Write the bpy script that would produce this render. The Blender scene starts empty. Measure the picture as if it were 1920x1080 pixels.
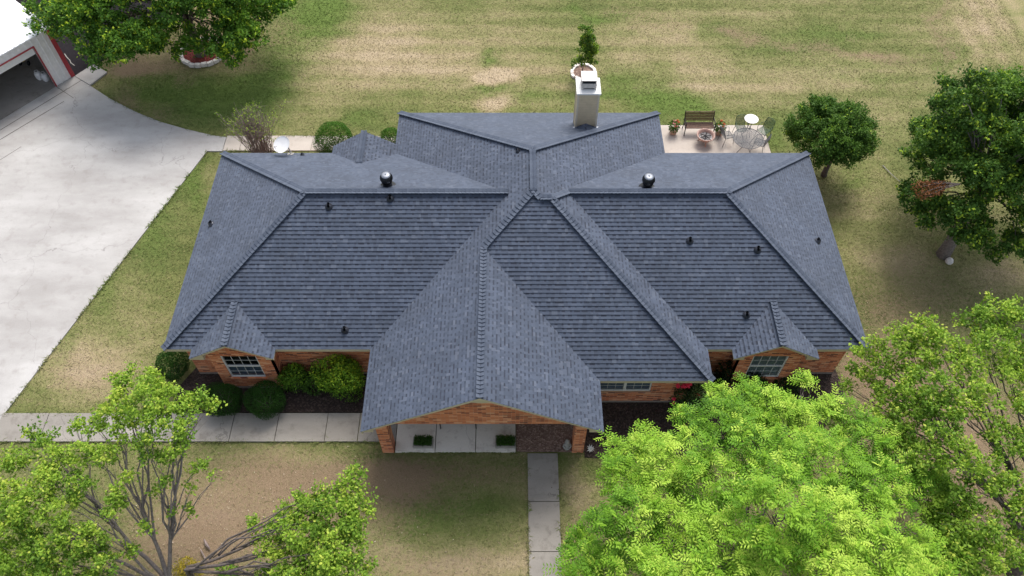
import bpy, math, random
import numpy as np
from mathutils import Vector, Matrix, geometry

random.seed(7)
RNG = np.random.default_rng(11)
SC = bpy.context.scene
COL = SC.collection
R = math.radians

# ------------------------------------------------------------------ camera
CAMZ = 25.0
PITCH = R(54.1)
FPX = 1480.0
cam_d = bpy.data.cameras.new("camera")
cam = bpy.data.objects.new("camera", cam_d)
COL.objects.link(cam)
cam.location = (0, 0, CAMZ)
cam.rotation_euler = (math.pi / 2 - PITCH, 0, 0)
cam_d.sensor_width = 36
cam_d.lens = 36 * FPX / 1920
cam_d.clip_end = 2000
cam_d.clip_start = 0.1
SC.camera = cam

# ------------------------------------------------------------------ light
SUN_EL, SUN_AZ = R(56), R(16)          # azimuth from +Y towards +X
world = bpy.data.worlds.new("World")
SC.world = world
world.use_nodes = True
wn = world.node_tree
wn.nodes.clear()
wo = wn.nodes.new("ShaderNodeOutputWorld")
wb = wn.nodes.new("ShaderNodeBackground")
ws = wn.nodes.new("ShaderNodeTexSky")
ws.sky_type = 'NISHITA'
ws.sun_disc = False
ws.sun_elevation = SUN_EL
ws.sun_rotation = SUN_AZ
ws.air_density = 1.0
ws.dust_density = 3.5
ws.ozone_density = 1.0
wb.inputs['Strength'].default_value = 0.15
whs = wn.nodes.new('ShaderNodeHueSaturation')      # thin white overcast: paler sky
whs.inputs['Saturation'].default_value = 0.55
wn.links.new(ws.outputs[0], whs.inputs['Color'])
wn.links.new(whs.outputs[0], wb.inputs[0])
wn.links.new(wb.outputs[0], wo.inputs[0])
sd = bpy.data.lights.new("sun", 'SUN')
sd.energy = 2.0
sd.angle = R(28)
sd.color = (1.0, 0.95, 0.88)
sun = bpy.data.objects.new("sun", sd)
COL.objects.link(sun)
sdir = Vector((math.sin(SUN_AZ) * math.cos(SUN_EL), math.cos(SUN_AZ) * math.cos(SUN_EL), math.sin(SUN_EL)))
sun.rotation_euler = sdir.to_track_quat('Z', 'Y').to_euler()
sun.location = sdir * 60
SC.view_settings.view_transform = 'Standard'
SC.view_settings.look = 'None'
SC.view_settings.gamma = 1
SC.view_settings.exposure = 0.66

# ------------------------------------------------------------------ pixel -> place
SP, CP = math.sin(PITCH), math.cos(PITCH)


def ray(u, v):
    a = (540 - v) / FPX
    return Vector(((u - 960) / FPX, CP + SP * a, -SP + CP * a))


def px(u, v, z=0.0):
    r = ray(u, v)
    return Vector((0, 0, CAMZ)) + r * ((CAMZ - z) / -r.z)


def proj(x, y, z):
    dz = z - CAMZ
    dep = y * CP - dz * SP
    return 960 + FPX * x / dep, 540 - FPX * (y * SP + dz * CP) / dep


# ------------------------------------------------------------------ materials
def mat(name):
    m = bpy.data.materials.new(name)
    m.use_nodes = True
    nt = m.node_tree
    return m, nt, nt.nodes['Principled BSDF']


def N(nt, t, **kw):
    n = nt.nodes.new(t)
    for k, v in kw.items():
        if k.startswith('i_'):
            n.inputs[k[2:].replace('_', ' ')].default_value = v
        else:
            setattr(n, k, v)
    return n


def L(nt, a, b):
    nt.links.new(a, b)


def math_n(nt, op, a, b=None, c=None):
    n = nt.nodes.new('ShaderNodeMath')
    n.operation = op
    for i, x in enumerate((a, b, c)):
        if x is None:
            continue
        if isinstance(x, (int, float)):
            n.inputs[i].default_value = x
        else:
            nt.links.new(x, n.inputs[i])
    return n.outputs[0]


def mixc(nt, f, a, b, mode='MIX'):
    n = nt.nodes.new('ShaderNodeMix')
    n.data_type = 'RGBA'
    n.blend_type = mode
    for i, x in ((0, f), (6, a), (7, b)):
        if isinstance(x, (int, float)):
            n.inputs[i].default_value = x
        elif isinstance(x, tuple):
            n.inputs[i].default_value = (*x, 1) if len(x) == 3 else x
        else:
            nt.links.new(x, n.inputs[i])
    return n.outputs[2]


def ramp(nt, fac, stops):
    n = nt.nodes.new('ShaderNodeValToRGB')
    cr = n.color_ramp
    while len(cr.elements) < len(stops):
        cr.elements.new(0.5)
    for e, (p, c) in zip(cr.elements, stops):
        e.position = p
        e.color = (*c, 1) if len(c) == 3 else c
    nt.links.new(fac, n.inputs[0])
    return n.outputs[0]


def objco(nt, scale=None):
    tc = nt.nodes.new('ShaderNodeNewGeometry')
    o = tc.outputs['Position']
    if scale:
        mp = nt.nodes.new('ShaderNodeMapping')
        mp.inputs['Scale'].default_value = scale
        nt.links.new(o, mp.inputs[0])
        o = mp.outputs[0]
    return o


def noise(nt, vec, scale, detail=4, rough=0.6):
    n = nt.nodes.new('ShaderNodeTexNoise')
    n.inputs['Scale'].default_value = scale
    n.inputs['Detail'].default_value = detail
    n.inputs['Roughness'].default_value = rough
    nt.links.new(vec, n.inputs['Vector'])
    return n.outputs['Fac']


def bump(nt, h, bsdf, strength=0.3, dist=0.01):
    n = nt.nodes.new('ShaderNodeBump')
    n.inputs['Strength'].default_value = strength
    n.inputs['Distance'].default_value = dist
    nt.links.new(h, n.inputs['Height'])
    nt.links.new(n.outputs[0], bsdf.inputs['Normal'])


def simple(name, col, rough=0.6, metal=0.0, var=0.15, scale=8.0, bmp=0.0, spec=0.5):
    m, nt, b = mat(name)
    co = objco(nt)
    f = noise(nt, co, scale, 5)
    dark = tuple(c * (1 - var) for c in col)
    lite = tuple(min(1, c * (1 + var)) for c in col)
    c = ramp(nt, f, [(0.3, dark), (0.7, lite)])
    L(nt, c, b.inputs['Base Color'])
    b.inputs['Roughness'].default_value = rough
    b.inputs['Metallic'].default_value = metal
    b.inputs['Specular IOR Level'].default_value = spec
    if bmp:
        bump(nt, noise(nt, co, scale * 8, 3), b, bmp, 0.01)
    return m


COURSE = 0.1435


def shingle_mat():
    m, nt, b = mat('shingles')
    uv = N(nt, 'ShaderNodeUVMap', uv_map='UVMap').outputs[0]
    sp = N(nt, 'ShaderNodeSeparateXYZ')
    L(nt, uv, sp.inputs[0])
    u, v = sp.outputs[0], sp.outputs[1]
    vc = math_n(nt, 'DIVIDE', v, COURSE)
    row = math_n(nt, 'FLOOR', math_n(nt, 'ADD', vc, 0.0005))
    fr = math_n(nt, 'SUBTRACT', vc, row)
    w1 = N(nt, 'ShaderNodeTexWhiteNoise', noise_dimensions='1D')
    L(nt, row, w1.inputs['W'])
    uc = math_n(nt, 'ADD', math_n(nt, 'DIVIDE', u, 0.11), math_n(nt, 'MULTIPLY', w1.outputs[0], 37.0))
    # warp the tab widths
    n1 = N(nt, 'ShaderNodeTexNoise', noise_dimensions='2D')
    n1.inputs['Scale'].default_value = 1.0
    n1.inputs['Detail'].default_value = 0
    cb0 = N(nt, 'ShaderNodeCombineXYZ')
    L(nt, math_n(nt, 'MULTIPLY', uc, 0.6), cb0.inputs[0])
    L(nt, math_n(nt, 'MULTIPLY', row, 7.31), cb0.inputs[1])
    L(nt, cb0.outputs[0], n1.inputs['Vector'])
    uc = math_n(nt, 'ADD', uc, math_n(nt, 'MULTIPLY', n1.outputs[0], 1.6))
    cell = math_n(nt, 'FLOOR', uc)
    cb = N(nt, 'ShaderNodeCombineXYZ')
    L(nt, cell, cb.inputs[0])
    L(nt, row, cb.inputs[1])
    w2 = N(nt, 'ShaderNodeTexWhiteNoise', noise_dimensions='2D')
    L(nt, cb.outputs[0], w2.inputs['Vector'])
    sc = N(nt, 'ShaderNodeSeparateColor')
    L(nt, w2.outputs['Color'], sc.inputs[0])
    # alternate cells: every other cell tends to be a cut-out between laminated tabs
    par = math_n(nt, 'MODULO', math_n(nt, 'ABSOLUTE', cell), 2.0)
    gap = math_n(nt, 'GREATER_THAN', math_n(nt, 'ADD', math_n(nt, 'MULTIPLY', par, 0.55), math_n(nt, 'MULTIPLY', sc.outputs[0], 0.6)), 0.56)
    upper = math_n(nt, 'SMOOTH_MIN', 1.0, math_n(nt, 'MULTIPLY', math_n(nt, 'MAXIMUM', math_n(nt, 'SUBTRACT', fr, 0.5), 0.0), 8.0), 0.05)
    darkf = math_n(nt, 'MULTIPLY', gap, upper)
    big = noise(nt, uv, 0.9, 4)
    mid = noise(nt, uv, 5.0, 3)
    fine = noise(nt, uv, 90.0, 2, 0.8)
    base = ramp(nt, sc.outputs[1], [(0.0, (0.050, 0.067, 0.104)), (0.45, (0.062, 0.082, 0.125)), (0.88, (0.073, 0.094, 0.140)), (0.98, (0.092, 0.113, 0.158))])
    darkf = math_n(nt, 'MULTIPLY', darkf, math_n(nt, 'ADD', 0.45, math_n(nt, 'MULTIPLY', sc.outputs[2], 0.55)))
    base = mixc(nt, math_n(nt, 'MULTIPLY', darkf, 0.92), base, (0.013, 0.018, 0.036))
    v1 = math_n(nt, 'ADD', 0.55, math_n(nt, 'MULTIPLY', big, 0.68))
    v2 = math_n(nt, 'ADD', 0.78, math_n(nt, 'MULTIPLY', mid, 0.35))
    v3 = math_n(nt, 'ADD', 0.62, math_n(nt, 'MULTIPLY', fine, 0.76))
    vv = math_n(nt, 'MULTIPLY', math_n(nt, 'MULTIPLY', v1, v2), v3)
    cv = N(nt, 'ShaderNodeCombineColor')
    for i in range(3):
        L(nt, vv, cv.inputs[i])
    c = mixc(nt, 1.0, base, cv.outputs[0], 'MULTIPLY')
    L(nt, c, b.inputs['Base Color'])
    b.inputs['Roughness'].default_value = 0.85
    b.inputs['Sheen Weight'].default_value = 0.15
    h = math_n(nt, 'ADD', math_n(nt, 'MULTIPLY', gap, -0.6), math_n(nt, 'MULTIPLY', fine, 0.4))
    bump(nt, h, b, 0.5, 0.008)
    return m


def cap_mat():
    m, nt, b = mat('ridge_shingles')
    uv = N(nt, 'ShaderNodeUVMap', uv_map='UVMap').outputs[0]
    w = N(nt, 'ShaderNodeTexWhiteNoise', noise_dimensions='2D')
    L(nt, uv, w.inputs['Vector'])
    co = objco(nt)
    fine = noise(nt, co, 60, 2, 0.8)
    base = ramp(nt, w.outputs[0], [(0, (0.050, 0.066, 0.098)), (1, (0.080, 0.099, 0.138))])
    v3 = math_n(nt, 'ADD', 0.6, math_n(nt, 'MULTIPLY', fine, 0.8))
    cv = N(nt, 'ShaderNodeCombineColor')
    for i in range(3):
        L(nt, v3, cv.inputs[i])
    L(nt, mixc(nt, 1.0, base, cv.outputs[0], 'MULTIPLY'), b.inputs['Base Color'])
    b.inputs['Roughness'].default_value = 0.85
    bump(nt, fine, b, 0.4, 0.006)
    return m


def brick_mat():
    m, nt, b = mat('brick')
    co = objco(nt)
    sp = N(nt, 'ShaderNodeSeparateXYZ')
    L(nt, co, sp.inputs[0])
    cb = N(nt, 'ShaderNodeCombineXYZ')
    L(nt, math_n(nt, 'ADD', sp.outputs[0], sp.outputs[1]), cb.inputs[0])
    L(nt, sp.outputs[2], cb.inputs[1])
    br = N(nt, 'ShaderNodeTexBrick')
    br.inputs['Scale'].default_value = 1.0
    br.inputs['Brick Width'].default_value = 0.21
    br.inputs['Row Height'].default_value = 0.067
    br.inputs['Mortar Size'].default_value = 0.008
    br.inputs['Mortar Smooth'].default_value = 0.4
    br.inputs['Bias'].default_value = 0.0
    br.inputs['Brick Width'].default_value = 0.26
    br.inputs['Color1'].default_value = (0, 0, 0, 1)
    br.inputs['Color2'].default_value = (1, 1, 1, 1)
    br.inputs['Mortar'].default_value = (0.5, 0.5, 0.5, 1)
    L(nt, cb.outputs[0], br.inputs['Vector'])
    sc = N(nt, 'ShaderNodeSeparateColor')
    L(nt, br.outputs['Color'], sc.inputs[0])
    c = ramp(nt, sc.outputs[0], [(0.0, (0.07, 0.018, 0.012)), (0.14, (0.26, 0.055, 0.025)), (0.22, (0.50, 0.13, 0.048)), (0.5, (0.64, 0.195, 0.075)),
                                 (0.8, (0.76, 0.28, 0.12)), (1.0, (0.84, 0.48, 0.29))])
    c = mixc(nt, br.outputs['Fac'], c, (0.60, 0.36, 0.24))
    f = noise(nt, co, 3.0, 5)
    c = mixc(nt, math_n(nt, 'MULTIPLY', f, 0.25), c, (0.30, 0.10, 0.05))
    L(nt, c, b.inputs['Base Color'])
    b.inputs['Roughness'].default_value = 0.9
    bump(nt, math_n(nt, 'SUBTRACT', noise(nt, co, 40, 3), br.outputs['Fac']), b, 0.5, 0.01)
    return m


def concrete_mat(name, c0, c1, stain, stainamt=0.6):
    m, nt, b = mat(name)
    co = objco(nt)
    f1 = noise(nt, objco(nt, (0.25, 0.6, 1)), 1.0, 6, 0.62)
    f2 = noise(nt, co, 2.4, 7, 0.7)
    f3 = noise(nt, co, 30, 4, 0.7)
    c = ramp(nt, f1, [(0.35, c0), (0.65, c1)])
    g = math_n(nt, 'MULTIPLY', math_n(nt, 'MAXIMUM', math_n(nt, 'SUBTRACT', f2, 0.52), 0), 4 * stainamt)
    c = mixc(nt, math_n(nt, 'MINIMUM', g, 0.8), c, stain)
    vv = math_n(nt, 'ADD', 0.8, math_n(nt, 'MULTIPLY', f3, 0.38))
    cv = N(nt, 'ShaderNodeCombineColor')
    for i in range(3):
        L(nt, vv, cv.inputs[i])
    c = mixc(nt, 1.0, c, cv.outputs[0], 'MULTIPLY')
    # hairline cracks
    vo = N(nt, 'ShaderNodeTexVoronoi', feature='DISTANCE_TO_EDGE')
    vo.inputs['Scale'].default_value = 0.16
    wv = N(nt, 'ShaderNodeTexNoise')
    wv.inputs['Scale'].default_value = 0.8
    wv.inputs['Detail'].default_value = 5
    L(nt, co, wv.inputs['Vector'])
    vs = N(nt, 'ShaderNodeVectorMath', operation='MULTIPLY_ADD')
    L(nt, wv.outputs['Color'], vs.inputs[0])
    vs.inputs[1].default_value = (2.2, 2.2, 0)
    L(nt, co, vs.inputs[2])
    L(nt, vs.outputs[0], vo.inputs['Vector'])
    cr = math_n(nt, 'LESS_THAN', vo.outputs[0], 0.0014)
    c = mixc(nt, math_n(nt, 'MULTIPLY', cr, 0.4), c, tuple(x * 0.45 for x in stain))
    L(nt, c, b.inputs['Base Color'])
    b.inputs['Roughness'].default_value = 0.88
    bump(nt, f3, b, 0.2, 0.01)
    return m


def lawn_mat():
    m, nt, b = mat('lawn')
    at = N(nt, 'ShaderNodeAttribute', attribute_name='dry').outputs['Fac']
    so = N(nt, 'ShaderNodeAttribute', attribute_name='soil').outputs['Fac']
    lu = N(nt, 'ShaderNodeAttribute', attribute_name='lush').outputs['Fac']
    co = objco(nt)
    cs = objco(nt, (0.5, 1.3, 1))
    f0 = noise(nt, cs, 1.6, 6, 0.65)
    f1 = noise(nt, co, 9, 5, 0.75)
    f2 = noise(nt, co, 38, 4, 0.8)
    d = math_n(nt, 'ADD', at, math_n(nt, 'MULTIPLY', math_n(nt, 'SUBTRACT', f0, 0.5), 0.55))
    d = math_n(nt, 'ADD', d, math_n(nt, 'MULTIPLY', math_n(nt, 'SUBTRACT', f1, 0.5), 0.75))
    d = math_n(nt, 'ADD', d, math_n(nt, 'MULTIPLY', math_n(nt, 'SUBTRACT', f2, 0.5), 0.75))
    c = ramp(nt, d, [(0.0, (0.098, 0.122, 0.038)), (0.22, (0.158, 0.172, 0.060)), (0.45, (0.240, 0.225, 0.103)),
                     (0.70, (0.325, 0.268, 0.155)), (1.0, (0.43, 0.345, 0.235))])
    lf = math_n(nt, 'MULTIPLY', lu, math_n(nt, 'SUBTRACT', 1.15, d))
    c = mixc(nt, math_n(nt, 'MINIMUM', math_n(nt, 'MAXIMUM', lf, 0), 0.9), c, (0.118, 0.178, 0.040))
    s = math_n(nt, 'ADD', so, math_n(nt, 'MULTIPLY', math_n(nt, 'SUBTRACT', f1, 0.5), 2.2))
    s = math_n(nt, 'ADD', s, math_n(nt, 'MULTIPLY', math_n(nt, 'SUBTRACT', f2, 0.5), 1.2))
    s = math_n(nt, 'MULTIPLY', s, math_n(nt, 'LESS_THAN', 0.03, so))
    soilc = ramp(nt, f2, [(0.3, (0.150, 0.098, 0.062)), (0.7, (0.31, 0.225, 0.155))])
    c = mixc(nt, math_n(nt, 'MINIMUM', math_n(nt, 'MAXIMUM', s, 0), 0.88), c, soilc)
    vv = math_n(nt, 'ADD', 0.62, math_n(nt, 'MULTIPLY', f2, 0.76))
    cv = N(nt, 'ShaderNodeCombineColor')
    for i in range(3):
        L(nt, vv, cv.inputs[i])
    c = mixc(nt, 1.0, c, cv.outputs[0], 'MULTIPLY')
    L(nt, c, b.inputs['Base Color'])
    b.inputs['Roughness'].default_value = 0.95
    b.inputs['Specular IOR Level'].default_value = 0.15
    bump(nt, math_n(nt, 'ADD', f1, f2), b, 0.7, 0.04)
    return m


def leaf_mat(name, stops, trans=0.35, rough=0.5):
    m, nt, b = mat(name)
    at = N(nt, 'ShaderNodeAttribute', attribute_name='tint').outputs['Fac']
    c = ramp(nt, at, stops)
    L(nt, c, b.inputs['Base Color'])
    b.inputs['Roughness'].default_value = rough
    b.inputs['Specular IOR Level'].default_value = 0.14
    tr = N(nt, 'ShaderNodeBsdfTranslucent')
    L(nt, mixc(nt, 1.0, c, (1.0, 1.1, 0.55), 'MULTIPLY'), tr.inputs[0])
    mx = N(nt, 'ShaderNodeMixShader')
    mx.inputs[0].default_value = trans
    L(nt, b.outputs[0], mx.inputs[1])
    L(nt, tr.outputs[0], mx.inputs[2])
    out = [n for n in nt.nodes if n.type == 'OUTPUT_MATERIAL'][0]
    L(nt, mx.outputs[0], out.inputs[0])
    return m


def mulch_mat(name, a, b_, c_):
    m, nt, b = mat(name)
    co = objco(nt)
    v = N(nt, 'ShaderNodeTexVoronoi')
    v.inputs['Scale'].default_value = 22
    L(nt, co, v.inputs['Vector'])
    sc = N(nt, 'ShaderNodeSeparateColor')
    L(nt, v.outputs['Color'], sc.inputs[0])
    c = ramp(nt, sc.outputs[0], [(0.1, a), (0.6, b_), (0.95, c_)])
    f = noise(nt, co, 2.0, 5)
    c = mixc(nt, math_n(nt, 'MULTIPLY', f, 0.7), c, a)
    L(nt, c, b.inputs['Base Color'])
    b.inputs['Roughness'].default_value = 0.95
    bump(nt, v.outputs['Distance'], b, 0.8, 0.03)
    return m


def siding_mat(name, col, pitch, vertical=False, dirv=None):
    m, nt, b = mat(name)
    co = objco(nt)
    sp = N(nt, 'ShaderNodeSeparateXYZ')
    L(nt, co, sp.inputs[0])
    f = noise(nt, co, 6, 5)
    c = ramp(nt, f, [(0.3, tuple(x * 0.85 for x in col)), (0.7, col)])
    if vertical:
        s = math_n(nt, 'ADD', math_n(nt, 'MULTIPLY', sp.outputs[0], dirv[0]), math_n(nt, 'MULTIPLY', sp.outputs[1], dirv[1]))
    else:
        s = sp.outputs[2]
    fr = math_n(nt, 'FRACT', math_n(nt, 'DIVIDE', s, pitch))
    L(nt, c, b.inputs['Base Color'])
    b.inputs['Roughness'].default_value = 0.6
    bump(nt, fr, b, 0.8, 0.02)
    return m


def glass_mat():
    m, nt, b = mat('window_glass')
    out = [n for n in nt.nodes if n.type == 'OUTPUT_MATERIAL'][0]
    gl = N(nt, 'ShaderNodeBsdfGlossy')
    gl.inputs['Roughness'].default_value = 0.03
    gl.inputs['Color'].default_value = (0.8, 0.85, 0.9, 1)
    tr = N(nt, 'ShaderNodeBsdfTransparent')
    tr.inputs[0].default_value = (0.62, 0.66, 0.68, 1)
    fz = N(nt, 'ShaderNodeFresnel')
    fz.inputs['IOR'].default_value = 1.5
    mx = N(nt, 'ShaderNodeMixShader')
    L(nt, math_n(nt, 'ADD', fz.outputs[0], 0.03), mx.inputs[0])
    L(nt, tr.outputs[0], mx.inputs[1])
    L(nt, gl.outputs[0], mx.inputs[2])
    L(nt, mx.outputs[0], out.inputs[0])
    return m


M = dict(
    shingle=shingle_mat(), cap=cap_mat(), brick=brick_mat(), lawn=lawn_mat(), glass=glass_mat(),
    drive=concrete_mat('driveway_concrete', (0.325, 0.312, 0.30), (0.455, 0.445, 0.432), (0.255, 0.232, 0.215), 0.6),
    walk=concrete_mat('walk_concrete', (0.225, 0.208, 0.185), (0.315, 0.293, 0.262), (0.13, 0.112, 0.095), 0.9),
    patio=concrete_mat('patio_concrete', (0.38, 0.34, 0.30), (0.50, 0.45, 0.40), (0.27, 0.22, 0.19), 0.6),
    porch=concrete_mat('porch_concrete', (0.62, 0.57, 0.50), (0.76, 0.71, 0.64), (0.34, 0.28, 0.24), 1.0),  # paler than the walks, standing in for light bounced under the porch
    beige=simple('beige_trim_paint', (0.56, 0.50, 0.36), 0.6, var=0.08),
    found=simple('foundation_concrete', (0.24, 0.20, 0.17), 0.9),
    white=simple('white_paint', (0.72, 0.72, 0.70), 0.45, var=0.05),
    interior=simple('painted_dark_interior', (0.012, 0.014, 0.018), 0.9),
    blind=simple('window_blind', (0.68, 0.78, 0.78), 0.6, var=0.1),
    curtain=simple('dark_blue_blind', (0.25, 0.33, 0.44), 0.8, var=0.2),
    black=simple('black_metal', (0.012, 0.013, 0.016), 0.35, 0.3, var=0.3),
    vent=simple('dark_vent_paint', (0.016, 0.018, 0.022), 0.4, 0.3, var=0.3, scale=30),
    alu=simple('aluminium', (0.26, 0.28, 0.32), 0.5, 0.6, var=0.15, scale=20),
    lead=simple('pipe_boot', (0.05, 0.055, 0.07), 0.35, 0.5, var=0.3, scale=20),
    iron=simple('wrought_iron', (0.060, 0.065, 0.075), 0.5, 0.3, var=0.3, scale=20),
    green_iron=simple('green_mesh', (0.035, 0.085, 0.055), 0.5, 0.2, var=0.3, scale=20),
    wood=simple('bench_wood', (0.115, 0.065, 0.045), 0.75, var=0.5, scale=14),
    copper=simple('clay_bowl', (0.38, 0.25, 0.21), 0.6, var=0.25, scale=14),
    ash=simple('ash', (0.24, 0.23, 0.23), 0.95, var=0.6, scale=14),
    pot=simple('stone_pot', (0.42, 0.33, 0.27), 0.8, var=0.2, scale=12),
    pot_dark=simple('dark_pot', (0.03, 0.04, 0.06), 0.4, var=0.2),
    whitemetal=simple('white_metal_roof', (0.80, 0.81, 0.83), 0.4, 0.0, var=0.05, scale=2),
    garagewall=siding_mat('ribbed_metal_wall', (0.80, 0.79, 0.78), 0.3, True, (-0.6, -0.8)),
    red=simple('red_trim', (0.36, 0.035, 0.045), 0.5, var=0.12),
    redobj=simple('red_paint', (0.42, 0.05, 0.03), 0.5, var=0.2),
    yellow=simple('yellow_paint', (0.55, 0.36, 0.03), 0.5, var=0.2),
    shade_ground=simple('painted_shade', (0.016, 0.014, 0.017), 0.95, spec=0.1, var=0.35, scale=12, bmp=0.4),  # near-black ground colour standing in for the tree's shade
    siding=siding_mat('beige_lap_siding', (0.66, 0.54, 0.36), 0.12),
    chimtrim=simple('chimney_trim', (0.60, 0.52, 0.40), 0.6, var=0.1),
    galv=simple('galvanised_cap', (0.48, 0.45, 0.43), 0.5, 0.2, var=0.2, scale=10),
    bark=simple('bark', (0.115, 0.095, 0.085), 0.95, var=0.45, scale=14, bmp=0.7),
    bark_pale=simple('pale_bark', (0.20, 0.170, 0.155), 0.95, var=0.4, scale=14, bmp=0.7),
    twig=simple('grey_twigs', (0.23, 0.18, 0.165), 0.95, var=0.4, scale=14),
    edging=simple('white_edging_block', (0.70, 0.66, 0.62), 0.85, var=0.18, scale=14, bmp=0.3),
    mulch=mulch_mat('dark_mulch', (0.020, 0.012, 0.010), (0.045, 0.027, 0.021), (0.10, 0.07, 0.058)),  # bed browns lowered to carry the shade over the beds
    redmulch=mulch_mat('red_mulch_chips', (0.10, 0.010, 0.010), (0.20, 0.022, 0.016), (0.34, 0.07, 0.04)),
    pebble=mulch_mat('brown_pebbles', (0.14, 0.085, 0.065), (0.24, 0.155, 0.12), (0.42, 0.30, 0.24)),
    stone=simple('grey_stone', (0.30, 0.29, 0.27), 0.9, var=0.4, scale=20),
    tank=simple('white_tank', (0.72, 0.72, 0.72), 0.4, var=0.06),
    pink=simple('pink_petals', (0.70, 0.30, 0.28), 0.6, var=0.25, scale=30),
    crimson=simple('crimson_petals', (0.75, 0.03, 0.08), 0.6, var=0.25, scale=30),
    orange=simple('orange_petals', (0.62, 0.13, 0.04), 0.6, var=0.25, scale=30),
)
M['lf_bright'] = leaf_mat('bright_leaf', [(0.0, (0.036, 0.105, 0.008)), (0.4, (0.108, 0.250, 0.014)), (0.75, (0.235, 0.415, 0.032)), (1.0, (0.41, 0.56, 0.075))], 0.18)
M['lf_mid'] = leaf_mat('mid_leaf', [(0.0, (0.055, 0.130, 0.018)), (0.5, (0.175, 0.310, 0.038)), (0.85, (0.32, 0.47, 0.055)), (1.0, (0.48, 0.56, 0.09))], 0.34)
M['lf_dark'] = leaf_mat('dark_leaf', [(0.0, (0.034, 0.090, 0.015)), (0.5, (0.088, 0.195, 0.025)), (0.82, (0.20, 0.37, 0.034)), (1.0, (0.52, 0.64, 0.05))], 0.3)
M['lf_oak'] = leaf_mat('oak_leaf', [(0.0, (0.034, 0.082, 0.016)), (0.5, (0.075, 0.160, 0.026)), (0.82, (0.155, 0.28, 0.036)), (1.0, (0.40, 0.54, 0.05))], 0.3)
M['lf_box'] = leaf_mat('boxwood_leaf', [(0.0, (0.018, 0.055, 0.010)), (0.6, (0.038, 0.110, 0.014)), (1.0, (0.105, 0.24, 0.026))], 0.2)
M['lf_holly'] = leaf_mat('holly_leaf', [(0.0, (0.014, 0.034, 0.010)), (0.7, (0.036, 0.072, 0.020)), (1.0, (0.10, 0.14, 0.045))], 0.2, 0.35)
M['lf_brown'] = leaf_mat('dead_leaf', [(0.0, (0.12, 0.05, 0.022)), (1.0, (0.32, 0.14, 0.06))], 0.15)
M['lf_yellow'] = leaf_mat('yellow_leaf', [(0.0, (0.14, 0.20, 0.03)), (0.5, (0.36, 0.32, 0.04)), (1.0, (0.55, 0.40, 0.06))], 0.3)
M['lf_litter'] = leaf_mat('dry_litter', [(0.0, (0.16, 0.09, 0.05)), (0.6, (0.34, 0.25, 0.15)), (1.0, (0.60, 0.52, 0.42))], 0.1)
M['lf_white'] = leaf_mat('white_plant', [(0.0, (0.35, 0.36, 0.36)), (1.0, (0.55, 0.56, 0.56))], 0.1)


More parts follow.
